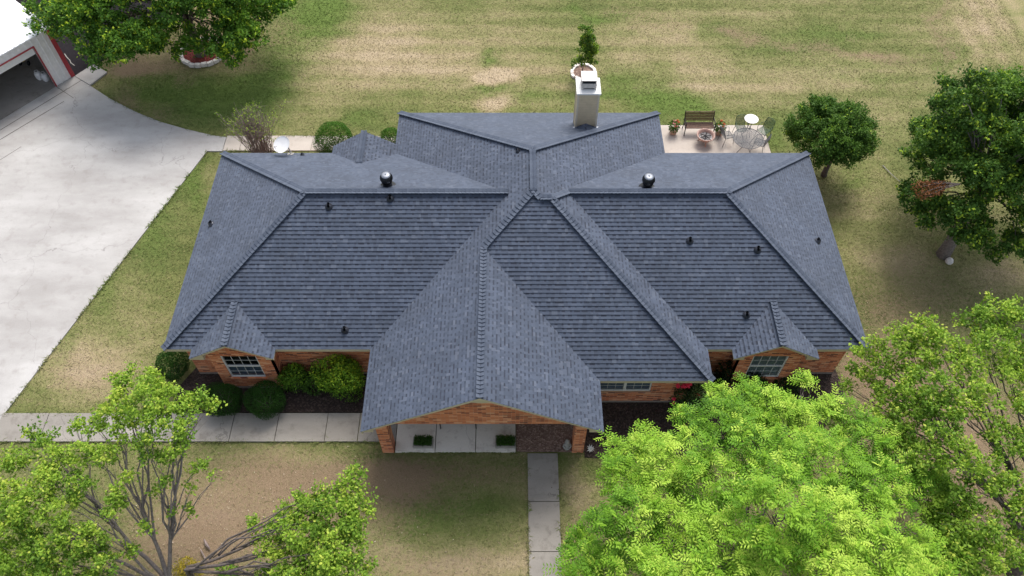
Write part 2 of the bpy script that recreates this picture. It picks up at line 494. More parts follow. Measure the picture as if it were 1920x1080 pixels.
# ------------------------------------------------------------------ mesh helpers
class MB:
    def __init__(s):
        s.v, s.f, s.uv = [], [], []

    def add(s, pts, faces, uvs=None):
        b = len(s.v)
        s.v += [tuple(p) for p in pts]
        for i, f in enumerate(faces):
            s.f.append([b + k for k in f])
            s.uv.append(uvs[i] if uvs else [(0.0, 0.0)] * len(f))

    def poly(s, pts, uv=None):
        s.add(pts, [list(range(len(pts)))], [uv] if uv else None)

    def box(s, x0, x1, y0, y1, z0, z1, mt=None):
        p = [Vector((x, y, z)) for z in (z0, z1) for y in (y0, y1) for x in (x0, x1)]
        if mt:
            p = [mt @ q for q in p]
        s.add(p, [(0, 2, 3, 1), (4, 5, 7, 6), (0, 1, 5, 4), (2, 6, 7, 3), (0, 4, 6, 2), (1, 3, 7, 5)])

    def obox(s, o, a, b, c):
        """box from corner o with edge vectors a,b,c"""
        o, a, b, c = map(Vector, (o, a, b, c))
        p = [o, o + a, o + b, o + a + b, o + c, o + a + c, o + b + c, o + a + b + c]
        s.add(p, [(0, 2, 3, 1), (4, 5, 7, 6), (0, 1, 5, 4), (2, 6, 7, 3), (0, 4, 6, 2), (1, 3, 7, 5)])

    def prism(s, pts, z0, z1):
        n = len(pts)
        p = [(q[0], q[1], z0) for q in pts] + [(q[0], q[1], z1) for q in pts]
        s.add(p, [list(range(n))[::-1], list(range(n, 2 * n))] + [(i, (i + 1) % n, n + (i + 1) % n, n + i) for i in range(n)])

    def prism_y(s, pts, y0, y1):
        """pts are (x,z)"""
        n = len(pts)
        p = [(q[0], y0, q[1]) for q in pts] + [(q[0], y1, q[1]) for q in pts]
        s.add(p, [list(range(n)), list(range(n, 2 * n))[::-1]] + [(i, n + i, n + (i + 1) % n, (i + 1) % n) for i in range(n)])

    def tube(s, pts, rad, n=6, cap=True):
        pts = [Vector(p) for p in pts]
        if isinstance(rad, (int, float)):
            rad = [rad] * len(pts)
        b = len(s.v)
        prev = None
        for i, p in enumerate(pts):
            d = (pts[min(i + 1, len(pts) - 1)] - pts[max(i - 1, 0)])
            if d.length < 1e-9:
                d = Vector((0, 0, 1))
            d.normalize()
            if prev is None:
                a = d.orthogonal().normalized()
            else:
                a = prev - d * prev.dot(d)
                a = a.normalized() if a.length > 1e-6 else d.orthogonal().normalized()
            prev = a
            c = d.cross(a)
            for k in range(n):
                t = 2 * math.pi * k / n
                q = p + (a * math.cos(t) + c * math.sin(t)) * rad[i]
                s.v.append(tuple(q))
        for i in range(len(pts) - 1):
            for k in range(n):
                s.f.append([b + i * n + k, b + i * n + (k + 1) % n, b + (i + 1) * n + (k + 1) % n, b + (i + 1) * n + k])
                s.uv.append([(0, 0)] * 4)
        if cap:
            s.f.append([b + k for k in range(n)][::-1])
            s.uv.append([(0, 0)] * n)
            e = b + (len(pts) - 1) * n
            s.f.append([e + k for k in range(n)])
            s.uv.append([(0, 0)] * n)

    def lathe(s, prof, c=(0, 0, 0), n=20, mt=None, twist=0.0, rib=0.0, ribs=0):
        b = len(s.v)
        for (r, z) in prof:
            for k in range(n):
                t = 2 * math.pi * k / n + twist * z
                rr = r * (1 + (rib if (ribs and k % 2) else 0))
                q = Vector((rr * math.cos(t), rr * math.sin(t), z))
                if mt:
                    q = mt @ q
                s.v.append((q[0] + c[0], q[1] + c[1], q[2] + c[2]))
        for i in range(len(prof) - 1):
            for k in range(n):
                s.f.append([b + i * n + k, b + i * n + (k + 1) % n, b + (i + 1) * n + (k + 1) % n, b + (i + 1) * n + k])
                s.uv.append([(0, 0)] * 4)

    def build(s, name, material, parent=None, origin=None, smooth=False):
        off = Vector((0, 0, 0))
        if parent is not None:
            off = Vector(parent['_o'])
        elif origin is not None:
            off = Vector(origin)
        me = bpy.data.meshes.new(name)
        me.from_pydata([(p[0] - off[0], p[1] - off[1], p[2] - off[2]) for p in s.v], [], s.f)
        ul = me.uv_layers.new(name='UVMap')
        flat = [c for f in s.uv for uv in f for c in uv]
        ul.data.foreach_set('uv', flat)
        me.materials.append(material)
        if smooth:
            me.polygons.foreach_set('use_smooth', [True] * len(me.polygons))
        o = bpy.data.objects.new(name, me)
        COL.objects.link(o)
        if parent is not None:
            o.parent = parent
            o['_o'] = list(off)
        else:
            o.location = off
            o['_o'] = list(off)
        return o


def tag(o, label=None, cat=None, group=None, kind=None):
    if label:
        o['label'] = label
    if cat:
        o['category'] = cat
    if group:
        o['group'] = group
    if kind:
        o['kind'] = kind
    return o


def thing(name, loc, label, cat, group=None, local=False):
    o = bpy.data.objects.new(name, None)
    COL.objects.link(o)
    o.location = loc
    o.empty_display_size = 0.2
    o['_o'] = [0, 0, 0] if local else list(loc)
    return tag(o, label, cat, group)


def copy_tree(o, parent=None):
    c = o.copy()
    COL.objects.link(c)
    c.parent = parent
    for ch in list(o.children):
        copy_tree(ch, c)
    return c


# vectorised noise for the lawn
_perm = RNG.permutation(512)
_val = RNG.random(512)


def vnoise(x, y):
    xi, yi = np.floor(x).astype(int), np.floor(y).astype(int)
    fx, fy = x - xi, y - yi
    fx, fy = fx * fx * (3 - 2 * fx), fy * fy * (3 - 2 * fy)

    def h(a, b):
        return _val[_perm[(_perm[a % 512] + b) % 512]]
    return (h(xi, yi) * (1 - fx) + h(xi + 1, yi) * fx) * (1 - fy) + (h(xi, yi + 1) * (1 - fx) + h(xi + 1, yi + 1) * fx) * fy


def fbm(x, y, oct=4):
    s, a, t = 0, 0.5, 0
    for i in range(oct):
        s = s + a * vnoise(x * 2 ** i + 17.3 * i, y * 2 ** i - 9.1 * i)
        t += a
        a *= 0.55
    return s / t


# ================================================================== SETTING
# pixels here only say where on the real ground each worn or green patch lies
DRY = [(720, 60, 110, 60, .32), (800, 110, 170, 55, .27), (700, 140, 130, 40, .24), (935, 143, 34, 15, .85), (928, 191, 38, 19, .85), (1200, 60, 100, 40, .25),
       (560, 110, 60, 50, .25), (1270, 80, 60, 30, .2), (1330, 130, 60, 35, .28), (620, 190, 70, 30, .15), (1180, 110, 40, 20, .2),
       (1450, 150, 70, 40, .2), (1560, 140, 60, 30, .2), (1400, 20, 110, 25, .15), (1640, 220, 60, 50, .22), (1880, 40, 120, 60, .2), (1840, 20, 60, 100, .15),
       (1620, 420, 40, 80, .12), (1700, 480, 60, 60, .18), (1760, 500, 120, 40, .25), (1890, 520, 60, 40, .4), (160, 690, 90, 55, .55), (260, 640, 40, 40, .2), (230, 560, 50, 60, .15),
       (860, 1060, 120, 40, .5), (1080, 920, 30, 70, .3), (720, 1040, 80, 50, .3), (500, 850, 160, 18, .25), (370, 1000, 100, 80, .45), (480, 930, 120, 60, .35), (1000, 1050, 60, 40, .3),
       (430, 260, 60, 14, .1), (520, 190, 60, 50, .12), (1290, 150, 40, 40, .15), (450, 60, 40, 40, .3)]
LUSH = [(560, 60, 70, 70, .75), (510, 140, 50, 50, .65), (470, 170, 60, 40, .5), (930, 107, 24, 9, 1.1), (925, 163, 35, 8, .8), (1000, 190, 130, 22, .45),
        (1110, 30, 60, 12, .7), (1150, 150, 60, 28, .65), (1270, 200, 60, 26, .9), (1200, 180, 80, 22, .6), (1480, 80, 70, 18, .5), (1560, 55, 80, 14, .45), (1340, 60, 40, 12, .5),
        (1780, 110, 24, 40, .5), (1560, 130, 60, 15, .3), (620, 20, 50, 40, .6), (680, 230, 60, 16, .5), (330, 330, 50, 40, .55), (300, 420, 40, 90, .42),
        (200, 540, 26, 60, .35), (110, 640, 22, 60, .35), (860, 950, 110, 40, .55), (760, 990, 60, 30, .4), (1600, 340, 30, 30, .4), (1450, 250, 26, 40, .6), (1640, 150, 40, 16, .3),
        (400, 190, 120, 40, .75), (300, 170, 90, 35, .7), (1120, 880, 40, 22, .4), (700, 870, 160, 12, .3), (380, 350, 26, 60, .5), (1040, 880, 10, 70, .3), (1000, 860, 120, 10, .4)]
SOIL = [(1370, 60, 30, 9, .7), (1410, 70, 30, 8, .6), (1460, 80, 34, 8, .6), (1520, 88, 34, 8, .5), (1570, 95, 30, 7, .6), (1620, 100, 30, 8, .7), (1665, 105, 28, 8, .6), (1710, 112, 40, 6, .3),
        (1755, 30, 9, 40, .5), (1770, 80, 10, 30, .5), (1780, 110, 9, 20, .5), (1590, 60, 14, 6, .3), (270, 118, 80, 22, .75), (235, 130, 40, 16, .6), (400, 50, 90, 60, .7), (440, 95, 34, 20, .6),
        (225, 195, 22, 20, .5), (290, 225, 30, 10, .4), (350, 150, 20, 14, .4), (520, 60, 26, 30, .25), (460, 960, 210, 95, .75), (520, 870, 160, 25, .35), (600, 900, 120, 34, .6), (350, 1050, 170, 70, .62), (720, 900, 90, 30, .62), (820, 880, 140, 22, .5), (740, 950, 60, 50, .4), (780, 1060, 120, 30, .3),
        (560, 915, 60, 16, .35), (1730, 560, 110, 45, .45), (1660, 600, 50, 40, .3), (1690, 700, 110, 60, .9), (1750, 800, 150, 120, .8), (1850, 950, 150, 150, .7), (1600, 690, 50, 20, .9),
        (150, 700, 60, 30, .25), (1640, 640, 20, 30, .4), (600, 1010, 60, 40, .3), (1080, 1010, 40, 50, .25), (780, 930, 80, 25, .3), (1255, 45, 50, 12, .25), (1180, 20, 50, 14, .2)]


def lawn_attr(x, y):
    u, v = proj(x, y, 0.0)
    u = u + (fbm(x * 0.7, y * 0.7, 4) - .5) * 90
    v = v + (fbm(x * 0.7 + 50, y * 0.7 + 9, 4) - .5) * 40

    def acc(lst):
        t = np.zeros_like(x)
        for (a, b, ra, rb, s) in lst:
            d2 = ((u - a) / ra) ** 2 + ((v - b) / rb) ** 2
            t = t + s * np.exp(-np.minimum(d2, 30) ** 1.3)
        return t
    base = 0.25 + 0.55 * (fbm(x * 0.22, y * 0.45, 5) - 0.5) + 0.30 * (fbm(x * 0.12 + 30, y * 1.7, 3) - .5)
    # back field is drier and paler, mown in east-west passes; the far right was mown north-south
    field = 1 / (1 + np.exp(-(y - 27.5) / 1.5))
    base = base + 0.07 * field
    stripes = np.sin(y * 2 * math.pi / 1.15 + 1.5 * fbm(x * .1, y * .1, 2))
    vs = np.sin((x - 24) * 2 * math.pi / 1.1)
    rightf = 1 / (1 + np.exp(-(x - 22.5) / 0.3))
    base = base + (0.085 * stripes * (1 - rightf) + 0.09 * vs * rightf) * field
    dry = np.clip(base + acc(DRY) - 0.25 * acc(LUSH), 0, 1)
    lush = np.clip(acc(LUSH) + 0.5 * np.maximum(fbm(x * .35 + 80, y * .7, 4) - .52, 0), 0, 1)
    soil = np.clip(acc(SOIL), 0, 1)
    return dry, lush, soil


def set_attr(me, name, arr):
    a = me.attributes.new(name, 'FLOAT', 'POINT')
    a.data.foreach_set('value', np.asarray(arr, dtype=np.float32))


def make_ground():
    xs = np.concatenate([[-600, -300, -150, -80, -55, -42], np.arange(-34, 34.01, 0.2), [42, 55, 80, 150, 300, 600]])
    ys = np.concatenate([[-600, -300, -100, -40, -12], np.arange(-2, 44.01, 0.2), [52, 70, 120, 300, 600]])
    X, Y = np.meshgrid(xs, ys)
    x, y = X.ravel(), Y.ravel()
    z = (fbm(x * 0.3, y * 0.3, 3) - 0.5) * 0.05 - 0.02
    co = np.stack([x, y, z], 1).astype(np.float32)
    nx, ny = len(xs), len(ys)
    i = np.arange((nx - 1) * (ny - 1))
    r, c = i // (nx - 1), i % (nx - 1)
    a = r * nx + c
    q = np.stack([a, a + 1, a + nx + 1, a + nx], 1).astype(np.int32)
    me = fast_mesh('ground', co, q)
    d, l, s = lawn_attr(x, y)
    set_attr(me, 'dry', d)
    set_attr(me, 'lush', l)
    set_attr(me, 'soil', s)
    me.materials.append(M['lawn'])
    me.polygons.foreach_set('use_smooth', [True] * len(me.polygons))
    o = bpy.data.objects.new('ground', me)
    COL.objects.link(o)
    tag(o, kind='structure')


def fast_mesh(name, co, faces):
    me = bpy.data.meshes.new(name)
    k = faces.shape[1]
    me.vertices.add(len(co))
    me.vertices.foreach_set('co', np.asarray(co, dtype=np.float32).ravel())
    me.loops.add(faces.size)
    me.loops.foreach_set('vertex_index', faces.astype(np.int32).ravel())
    me.polygons.add(len(faces))
    me.polygons.foreach_set('loop_start', np.arange(0, faces.size, k, dtype=np.int32))
    me.polygons.foreach_set('loop_total', np.full(len(faces), k, dtype=np.int32))
    me.update(calc_edges=True)
    return me


make_ground()

# driveway and walks
C0 = Vector((-21.25, 30.80, 0))            # near corner of the metal garage
GD = Vector((-0.6, -0.8, 0))               # along its door wall
GN = Vector((0.8, -0.6, 0))                # out of its door wall


def P2(u, v):
    p = px(u, v, 0.03)
    return (p.x, p.y)


drive_pts = [P2(6, 778), P2(388, 283), (-12.95, P2(388, 283)[1]), (-12.95, P2(388, 257)[1]), P2(400, 254), P2(345, 241), P2(300, 228), P2(258, 211), P2(228, 196), P2(205, 184), P2(168, 160), (C0.x, C0.y)]
g1 = C0 + GD * 16
drive_pts += [(g1.x, g1.y), (-46, 24), (-46, 11.59), (P2(6, 778)[0], 11.59)]
mb = MB()
mb.prism(drive_pts, -0.10, 0.030)
drive = mb.build('driveway', M['drive'])
tag(drive, kind='structure')
# expansion joints in the drive: thin filled strips
mb = MB()


def joint(a, b, w=0.03, z=0.034):
    a, b = Vector((*a, z)), Vector((*b, z))
    d = (b - a).normalized()
    s = Vector((-d.y, d.x, 0)) * w / 2
    mb.poly([a - s, b - s, b + s, a + s])


joint(P2(120, 190), P2(0, 262))
joint(P2(40, 275), P2(0, 300), 0.02)
joint((C0 + GD * 1.0 + GN * .1).xy, (C0 + GD * 1.0 + GN * 1.4).xy, 0.02)
joint((C0 + GD * -.0 + GN * .6).xy, (C0 + GD * 9 + GN * .6).xy, 0.03)
tag(mb.build('driveway_joint', M['mulch']), kind='structure')

W_Y0, W_Y1 = 11.59, 12.66
mb = MB()
xw = [-17.84, -16.2, -14.55, -12.92, -11.3, -9.70, -8.14, -6.43, -5.3, -4.42]
for xj, x2 in zip(xw[:-1], xw[1:]):
    mb.prism([(xj + .012, W_Y0), (x2 - .012, W_Y0), (x2 - .012, W_Y1), (xj + .012, W_Y1)], -0.08, 0.045 + random.uniform(-.004, .004))
mb.prism([(-4.40, W_Y0), (-3.99, W_Y0), (-3.99, W_Y1 + .3), (-4.40, W_Y1 + .3)], -0.08, 0.046)
tag(mb.build('side_walk_path', M['walk']), kind='structure')
mb = MB()
ys = [11.16, 9.47, 7.84, 6.2, 4.6, 3.0, 1.4]
for a, b in zip(ys[:-1], ys[1:]):
    mb.prism([(0.53, b + .012), (1.545, b + .012), (1.545, a - .012), (0.53, a - .012)], -0.08, 0.04 + random.uniform(-.004, .004))
tag(mb.build('front_path', M['walk']), kind='structure')
mb = MB()
pa, pb = P2(388, 283), P2(388, 256)
xa = -12.93
n = 6
xs_ = [xa, -12.2, -10.6, -9.0, -7.4, -5.8, -4.2]
for a, b in zip(xs_[:-1], xs_[1:]):
    mb.prism([(a + .01, pa[1] + .03), (b - .01, pa[1] + .03), (b - .01, pb[1] + .05), (a + .01, pb[1] + .05)], -0.08, 0.035)
tag(mb.build('back_path', M['patio']), kind='structure')
# porch floor
mb = MB()
for a, b in ((-3.97, -2.61), (-2.61, -1.24), (-1.24, 0.13)):
    mb.prism([(a + .012, 11.20), (b - .012, 11.20), (b - .012, 14.20), (a + .012, 14.20)], -0.1, 0.10)
tag(mb.build('porch_floor', M['porch']), kind='structure')
mb = MB()
mb.prism([(0.15, 11.22), (2.44, 11.22), (2.44, 13.05), (0.15, 13.05)], -0.1, 0.085)
tag(mb.build('porch_pebble_floor', M['pebble']), kind='structure')
# patio
mb = MB()
mb.prism([(5.75, 22.56), (11.55, 22.56), (11.50, 27.25), (5.75, 27.25)], -0.1, 0.08)
tag(mb.build('patio', M['patio']), kind='structure')
# white slab beside the garage
mb = MB()
mb.prism([P2(141, 143), P2(175, 121), P2(201, 136), P2(169, 160)], -0.08, 0.06)
tag(mb.build('garage_step_slab', M['drive']), kind='structure')
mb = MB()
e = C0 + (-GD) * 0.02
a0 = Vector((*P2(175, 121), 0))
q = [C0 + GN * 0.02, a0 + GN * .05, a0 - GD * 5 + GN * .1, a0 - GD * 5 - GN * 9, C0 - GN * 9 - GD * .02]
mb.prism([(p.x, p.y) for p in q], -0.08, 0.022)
tag(mb.build('painted_shade_pad', M['shade_ground']), kind='structure')  # dark sheet laid on the ground as painted tree shade
# mulch beds
mb = MB()
mb.prism([(-11.9, 12.7), (-4.45, 12.7), (-4.45, 14.5), (-11.5, 14.5), (-12.0, 13.6)], -0.08, 0.03)
rb = [(2.46, 11.02), (4.0, 10.95), (6.5, 11.2), (9.0, 11.6), (10.9, 12.2), (11.6, 12.9), (11.82, 13.4), (11.80, 14.0), (11.75, 14.5), (2.46, 14.5)]
mb.prism(rb, -0.08, 0.032)
mb.prism([(-9.4, 22.45), (-4.2, 22.45), (-4.2, 24.9), (-5.2, 25.3), (-8.8, 25.0), (-9.3, 24)], -0.08, 0.028)
tag(mb.build('mulch_bed', M['mulch']), kind='structure')

# ================================================================== HOUSE
EZ = 2.52
MS = 7 / 12
house = thing('brick_house', (0, 18, 0), 'single-storey red brick house with complex blue-grey shingle roof in the middle of the lot', 'house')

XL, XR = -4.70, 6.12        # north-south body
XC = (XL + XR) / 2
HB = (XR - XL) / 2
AX0, AX1, AY0, AY1 = -11.60, 11.87, 13.75, 22.93
AH = (AY1 - AY0) / 2
AYR = AY0 + AH
FY = 12.55
CXR = 6.50
PXR, PY = 2.84, 10.75
PXC = (XL + PXR) / 2
BY1 = 25.30


class Plane:
    """roof plane: z = EZ + MS * distance from its eave line; n2 = horizontal direction up the slope"""
    def __init__(s, p, n2, ez=EZ):
        s.p, s.n2, s.ez = Vector((*p, 0)), Vector((*n2, 0)).normalized(), ez
        s.t = Vector((s.n2.y, -s.n2.x, 0))
        s.k = math.sqrt(1 + MS * MS)
        s.nrm = Vector((-s.n2.x * MS, -s.n2.y * MS, 1)).normalized()

    def z(s, x, y):
        return s.ez + MS * (Vector((x, y, 0)) - s.p).dot(s.n2)

    def uv(s, x, y):
        d = Vector((x, y, 0)) - s.p
        return d.dot(s.t), d.dot(s.n2) * s.k

    def xyz(s, u, v, off=0.0):
        q = s.p + s.t * u + s.n2 * (v / s.k)
        q.z = s.ez + MS * v / s.k
        return q + s.nrm * off

    def hit(s, u, v):
        r = ray(u, v)
        o = Vector((0, 0, CAMZ))
        p0 = Vector((s.p.x, s.p.y, s.ez))
        t = (p0 - o).dot(s.nrm) / r.dot(s.nrm)
        return o + r * t


PLf = Plane((XL, 0), (1, 0))
PRb = Plane((XR, 0), (-1, 0))
PRc = Plane((CXR, 0), (-1, 0))
PF = Plane((0, FY), (0, 1))
PB = Plane((0, BY1), (0, -1))
PAf = Plane((0, AY0), (0, 1))
PAb = Plane((0, AY1), (0, -1))
PAl = Plane((AX0, 0), (1, 0))
PAr = Plane((AX1, 0), (-1, 0))
PDr = Plane((PXR, 0), (-1, 0))

yr = FY + (PXC - XL)      # porch ridge meets hip
capx = XR - (AY1 - AYR + (AYR - FY) - 0)  # unused
ridgeC = (AY1 + FY) / 2   # y of the small front ridge
xCa = CXR - (ridgeC - FY)
xCb = XR - (ridgeC - FY)
hipY = FY + HB
polys = [
    (PLf, [(XL, PY), (PXC, PY), (PXC, BY1 - (PXC - XL)), (XL, BY1)]),
    (PLf, [(PXC, yr), (XC, hipY), (XC, BY1 - HB), (PXC, BY1 - (PXC - XL))]),
    (PDr, [(PXC, PY), (PXR, PY), (PXR, FY), (PXC, yr)]),
    (PF, [(PXR, FY), (CXR, FY), (xCa, ridgeC), (xCb, ridgeC), (XC, hipY), (PXC, yr)]),
    (PRc, [(CXR, FY), (CXR, AY0), (CXR - AH, AYR), (xCa, ridgeC)]),
    (PAf, [(CXR, AY0), (AX1, AY0), (AX1 - AH, AYR), (CXR - AH, AYR)]),
    (PAr, [(AX1, AY0), (AX1, AY1), (AX1 - AH, AYR)]),
    (PAb, [(XR, AY1), (AX1, AY1), (AX1 - AH, AYR), (CXR - AH, AYR), (xCa, ridgeC), (xCb, ridgeC)][::-1]),
    (PRb, [(XC, hipY), (xCb, ridgeC), (XR, AY1), (XR, BY1), (XC, BY1 - HB)]),
    (PB, [(XL, BY1), (XR, BY1), (XC, BY1 - HB)]),
    (PAf, [(AX0, AY0), (XL, AY0), (XL + AH, AYR), (AX0 + AH, AYR)]),
    (PAl, [(AX0, AY0), (AX0, AY1), (AX0 + AH, AYR)]),
    (PAb, [(AX0, AY1), (AX0 + AH, AYR), (XL + AH, AYR), (XL, AY1)]),
]
# little gable at the back left
GX0, GX1, GYF = -7.20, -4.50, 23.35
GXC = (GX0 + GX1) / 2
GH = (GX1 - GX0) / 2
PGl, PGr = Plane((GX0, 0), (1, 0)), Plane((GX1, 0), (-1, 0))
polys += [(PGl, [(GX0, AY1), (GXC, AY1 - GH), (GXC, GYF), (GX0, GYF)]),
          (PGr, [(GX1, AY1), (GXC, AY1 - GH), (GXC, GYF), (GX1, GYF)])]
# the two window gables
DORM = [(-10.65, -7.88), (7.33, 10.13)]
DY = 13.37
dplanes = []
for a, b in DORM:
    c, h = (a + b) / 2, (b - a) / 2
    p1, p2 = Plane((a, 0), (1, 0)), Plane((b, 0), (-1, 0))
    dplanes.append((p1, p2))
    polys += [(p1, [(a, DY), (c, DY), (c, AY0 + h), (a, AY0)]), (p2, [(b, DY), (c, DY), (c, AY0 + h), (b, AY0)])]

TH = 0.022


def clip(poly, k, val, keep_ge):
    out = []
    n = len(poly)
    for i in range(n):
        a, b = poly[i], poly[(i + 1) % n]
        da, db = a[k] - val, b[k] - val
        if not keep_ge:
            da, db = -da, -db
        if da >= -1e-9:
            out.append(a)
        if (da > 1e-9 and db < -1e-9) or (da < -1e-9 and db > 1e-9):
            t = da / (da - db)
            out.append((a[0] + (b[0] - a[0]) * t, a[1] + (b[1] - a[1]) * t))
    return out


roof_mb = MB()
for pi, (pl, pts) in enumerate(polys):
    uvp = [pl.uv(x, y) for x, y in pts]
    tris = geometry.tessellate_polygon([[Vector((u, v, 0)) for u, v in uvp]])
    vmax = max(v for u, v in uvp)
    uo = pi * 13.7
    for tr in tris:
        T = [uvp[i] for i in tr]
        lo, hi = min(t[1] for t in T), max(t[1] for t in T)
        for k in range(int(math.floor(lo / COURSE + 1e-6)), int(math.ceil(hi / COURSE))):
            v0, v1 = k * COURSE, (k + 1) * COURSE
            q = clip(clip(T, 1, v0, True), 1, v1, False)
            if len(q) < 3:
                continue
            p3 = [pl.xyz(u, v, 0.003 + TH * (1 - (v - v0) / COURSE)) for u, v in q]
            nn = (p3[1] - p3[0]).cross(p3[2] - p3[0])
            uvs = [(u + uo, min(max(v, v0 + 1e-4), v1 - 1e-4)) for u, v in q]
            if nn.z < 0:
                p3, uvs = p3[::-1], uvs[::-1]
            roof_mb.poly(p3, uvs)
            low = sorted([t for t in q if abs(t[1] - v0) < 1e-7])
            if len(low) >= 2:
                a, b = low[0], low[-1]
                if b[0] - a[0] > 1e-4:
                    roof_mb.poly([pl.xyz(a[0], v0, -0.01), pl.xyz(b[0], v0, -0.01), pl.xyz(b[0], v0, 0.003 + TH), pl.xyz(a[0], v0, 0.003 + TH)],
                                 [(a[0] + uo, v0 + .12), (b[0] + uo, v0 + .12), (b[0] + uo, v0 + .12), (a[0] + uo, v0 + .12)])
roof = roof_mb.build('roof', M['shingle'], house)

# ridge caps ---------------------------------------------------------
def cap_line(p, q, pl1, pl2, skip=0.0, w=0.135):
    """p is the low (or front) end"""
    p, q = Vector(p), Vector(q)
    ln = (q - p)
    Ltot = ln.length
    d = ln / Ltot
    up = (pl1.nrm + pl2.nrm).normalized()
    ws = []
    for pl in (pl1, pl2):
        wv = pl.nrm.cross(d).normalized()
        # must point down & away from ridge: away from the other plane
        other = pl2 if pl is pl1 else pl1
        if wv.dot(other.nrm) < 0:
            wv = -wv
        ws.append(wv)
    m = MB()
    s = skip
    i = 0
    while s < Ltot:
        e = min(s + COURSE, Ltot)
        a, b = p + d * s, p + d * e
        ho, hi = 0.042, 0.012
        jit = random.uniform(-.004, .004)
        r1 = (random.random(), random.random())
        rows = []
        for base, hh in ((a, ho), (b, hi)):
            rows.append([base + ws[0] * (w + jit) + pl1.nrm * (hh * .62), base + ws[0] * .045 + pl1.nrm * (hh), base + up * (hh * 1.05),
                         base + ws[1] * .045 + pl2.nrm * (hh), base + ws[1] * (w + jit) + pl2.nrm * (hh * .62)])
        low = [a + ws[0] * (w + jit), a + ws[0] * .045, a, a + ws[1] * .045, a + ws[1] * (w + jit)]
        pts = rows[0] + rows[1] + low
        f = []
        for k in range(4):
            f.append((k, k + 1, 5 + k + 1, 5 + k))
            f.append((10 + k, 10 + k + 1, k + 1, k))
        m.add(pts, f, [[r1] * 4] * len(f))
        # side edges
        for side, wv, pl in ((0, ws[0], pl1), (4, ws[1], pl2)):
            e0 = a + wv * (w + jit)
            e1 = b + wv * (w + jit)
            m.add([e0, e1, rows[1][side], rows[0][side]], [(0, 1, 2, 3)], [[r1] * 4])
        s = e
        i += 1
    return m.build('ridge_cap', M['cap'], roof)


def Z(pl, x, y):
    return (x, y, pl.z(x, y))


cap_line(Z(PAf, AX0, AY0), Z(PAf, AX0 + AH, AYR), PAl, PAf)
cap_line(Z(PAb, AX0, AY1), Z(PAb, AX0 + AH, AYR), PAl, PAb)
cap_line(Z(PAf, AX1, AY0), Z(PAf, AX1 - AH, AYR), PAr, PAf)
cap_line(Z(PAb, AX1, AY1), Z(PAb, AX1 - AH, AYR), PAr, PAb)
cap_line(Z(PAf, AX0 + AH, AYR), Z(PAf, XL + AH, AYR), PAf, PAb)
cap_line(Z(PAf, AX1 - AH, AYR), Z(PAf, CXR - AH, AYR), PAf, PAb)
cap_line(Z(PF, CXR, FY), Z(PF, xCa, ridgeC), PRc, PF)
cap_line(Z(PRc, CXR - AH, AYR), Z(PRc, xCa, ridgeC), PRc, PAb)
cap_line(Z(PF, xCa, ridgeC), Z(PF, xCb, ridgeC), PF, PAb)
cap_line(Z(PF, xCb, ridgeC), Z(PF, XC, hipY), PF, PRb)
cap_line(Z(PF, PXC, yr), Z(PF, XC, hipY), PLf, PF)
cap_line(Z(PLf, XC, BY1 - HB), Z(PLf, XC, hipY), PLf, PRb)
cap_line(Z(PB, XL, BY1), Z(PB, XC, BY1 - HB), PLf, PB)
cap_line(Z(PB, XR, BY1), Z(PB, XC, BY1 - HB), PRb, PB)
cap_line(Z(PLf, PXC, PY), Z(PLf, PXC, yr), PLf, PDr)
cap_line(Z(PGl, GXC, GYF), Z(PGl, GXC, AY1 - GH), PGl, PGr)
for (a, b), (p1, p2) in zip(DORM, dplanes):
    c, h = (a + b) / 2, (b - a) / 2
    cap_line(Z(p1, c, DY), Z(p1, c, AY0 + h), p1, p2)

# fascia and soffit ----------------------------------------------------
SZ = 2.36
mb = MB()


def eave_board(a, b, inward):
    a, b = Vector((*a, 0)), Vector((*b, 0))
    iw = Vector((*inward, 0))
    o = a + iw * 0.02
    o.z = SZ - 0.01
    mb.obox(o, (b - a), iw * 0.03, (0, 0, EZ - SZ - 0.005))
    # metal drip edge
    mb.obox(a + iw * 0.002 + Vector((0, 0, EZ - 0.035)), (b - a), iw * 0.016, (0, 0, 0.028))


eave_board((AX0, AY0), (DORM[0][0] + .05, AY0), (0, 1))
eave_board((DORM[0][1] - .05, AY0), (XL, AY0), (0, 1))
eave_board((PXR, FY), (CXR, FY), (0, 1))
eave_board((CXR, AY0), (DORM[1][0] + .05, AY0), (0, 1))
eave_board((DORM[1][1] - .05, AY0), (AX1, AY0), (0, 1))
eave_board((AX0, AY0), (AX0, AY1), (1, 0))
eave_board((AX1, AY0), (AX1, AY1), (-1, 0))
eave_board((CXR, FY), (CXR, AY0), (-1, 0))
eave_board((XL, PY), (XL, AY0), (1, 0))
eave_board((PXR, PY), (PXR, FY), (-1, 0))
eave_board((AX0, AY1), (GX0, AY1), (0, -1))
eave_board((XR, AY1), (AX1, AY1), (0, -1))
eave_board((XL, AY1), (XL, BY1), (1, 0))
eave_board((XR, AY1), (XR, BY1), (-1, 0))
eave_board((XL, BY1), (XR, BY1), (0, -1))


def rake(x0, x1, y, ez, out=-1, depth=0.03, hgt=0.15, inset=0.03):
    """fascia boards along a gable end; out=-1 faces the camera"""
    c = (x0 + x1) / 2
    h = (c - x0) * MS
    ya, yb = (y + inset, y + inset + depth) if out < 0 else (y - inset - depth, y - inset)
    for s, xx in ((1, x0), (-1, x1)):
        mb.prism_y([(xx, ez - hgt + .02), (c, ez + h - hgt), (c, ez + h - .012), (xx, ez - .012)][::s], ya, yb)
        ya2, yb2 = (y + .004, y + inset) if out < 0 else (y - inset, y - .004)
        mb.prism_y([(xx, ez - .045), (c, ez + h - .045), (c, ez + h - .008), (xx, ez - .008)][::s], ya2, yb2)


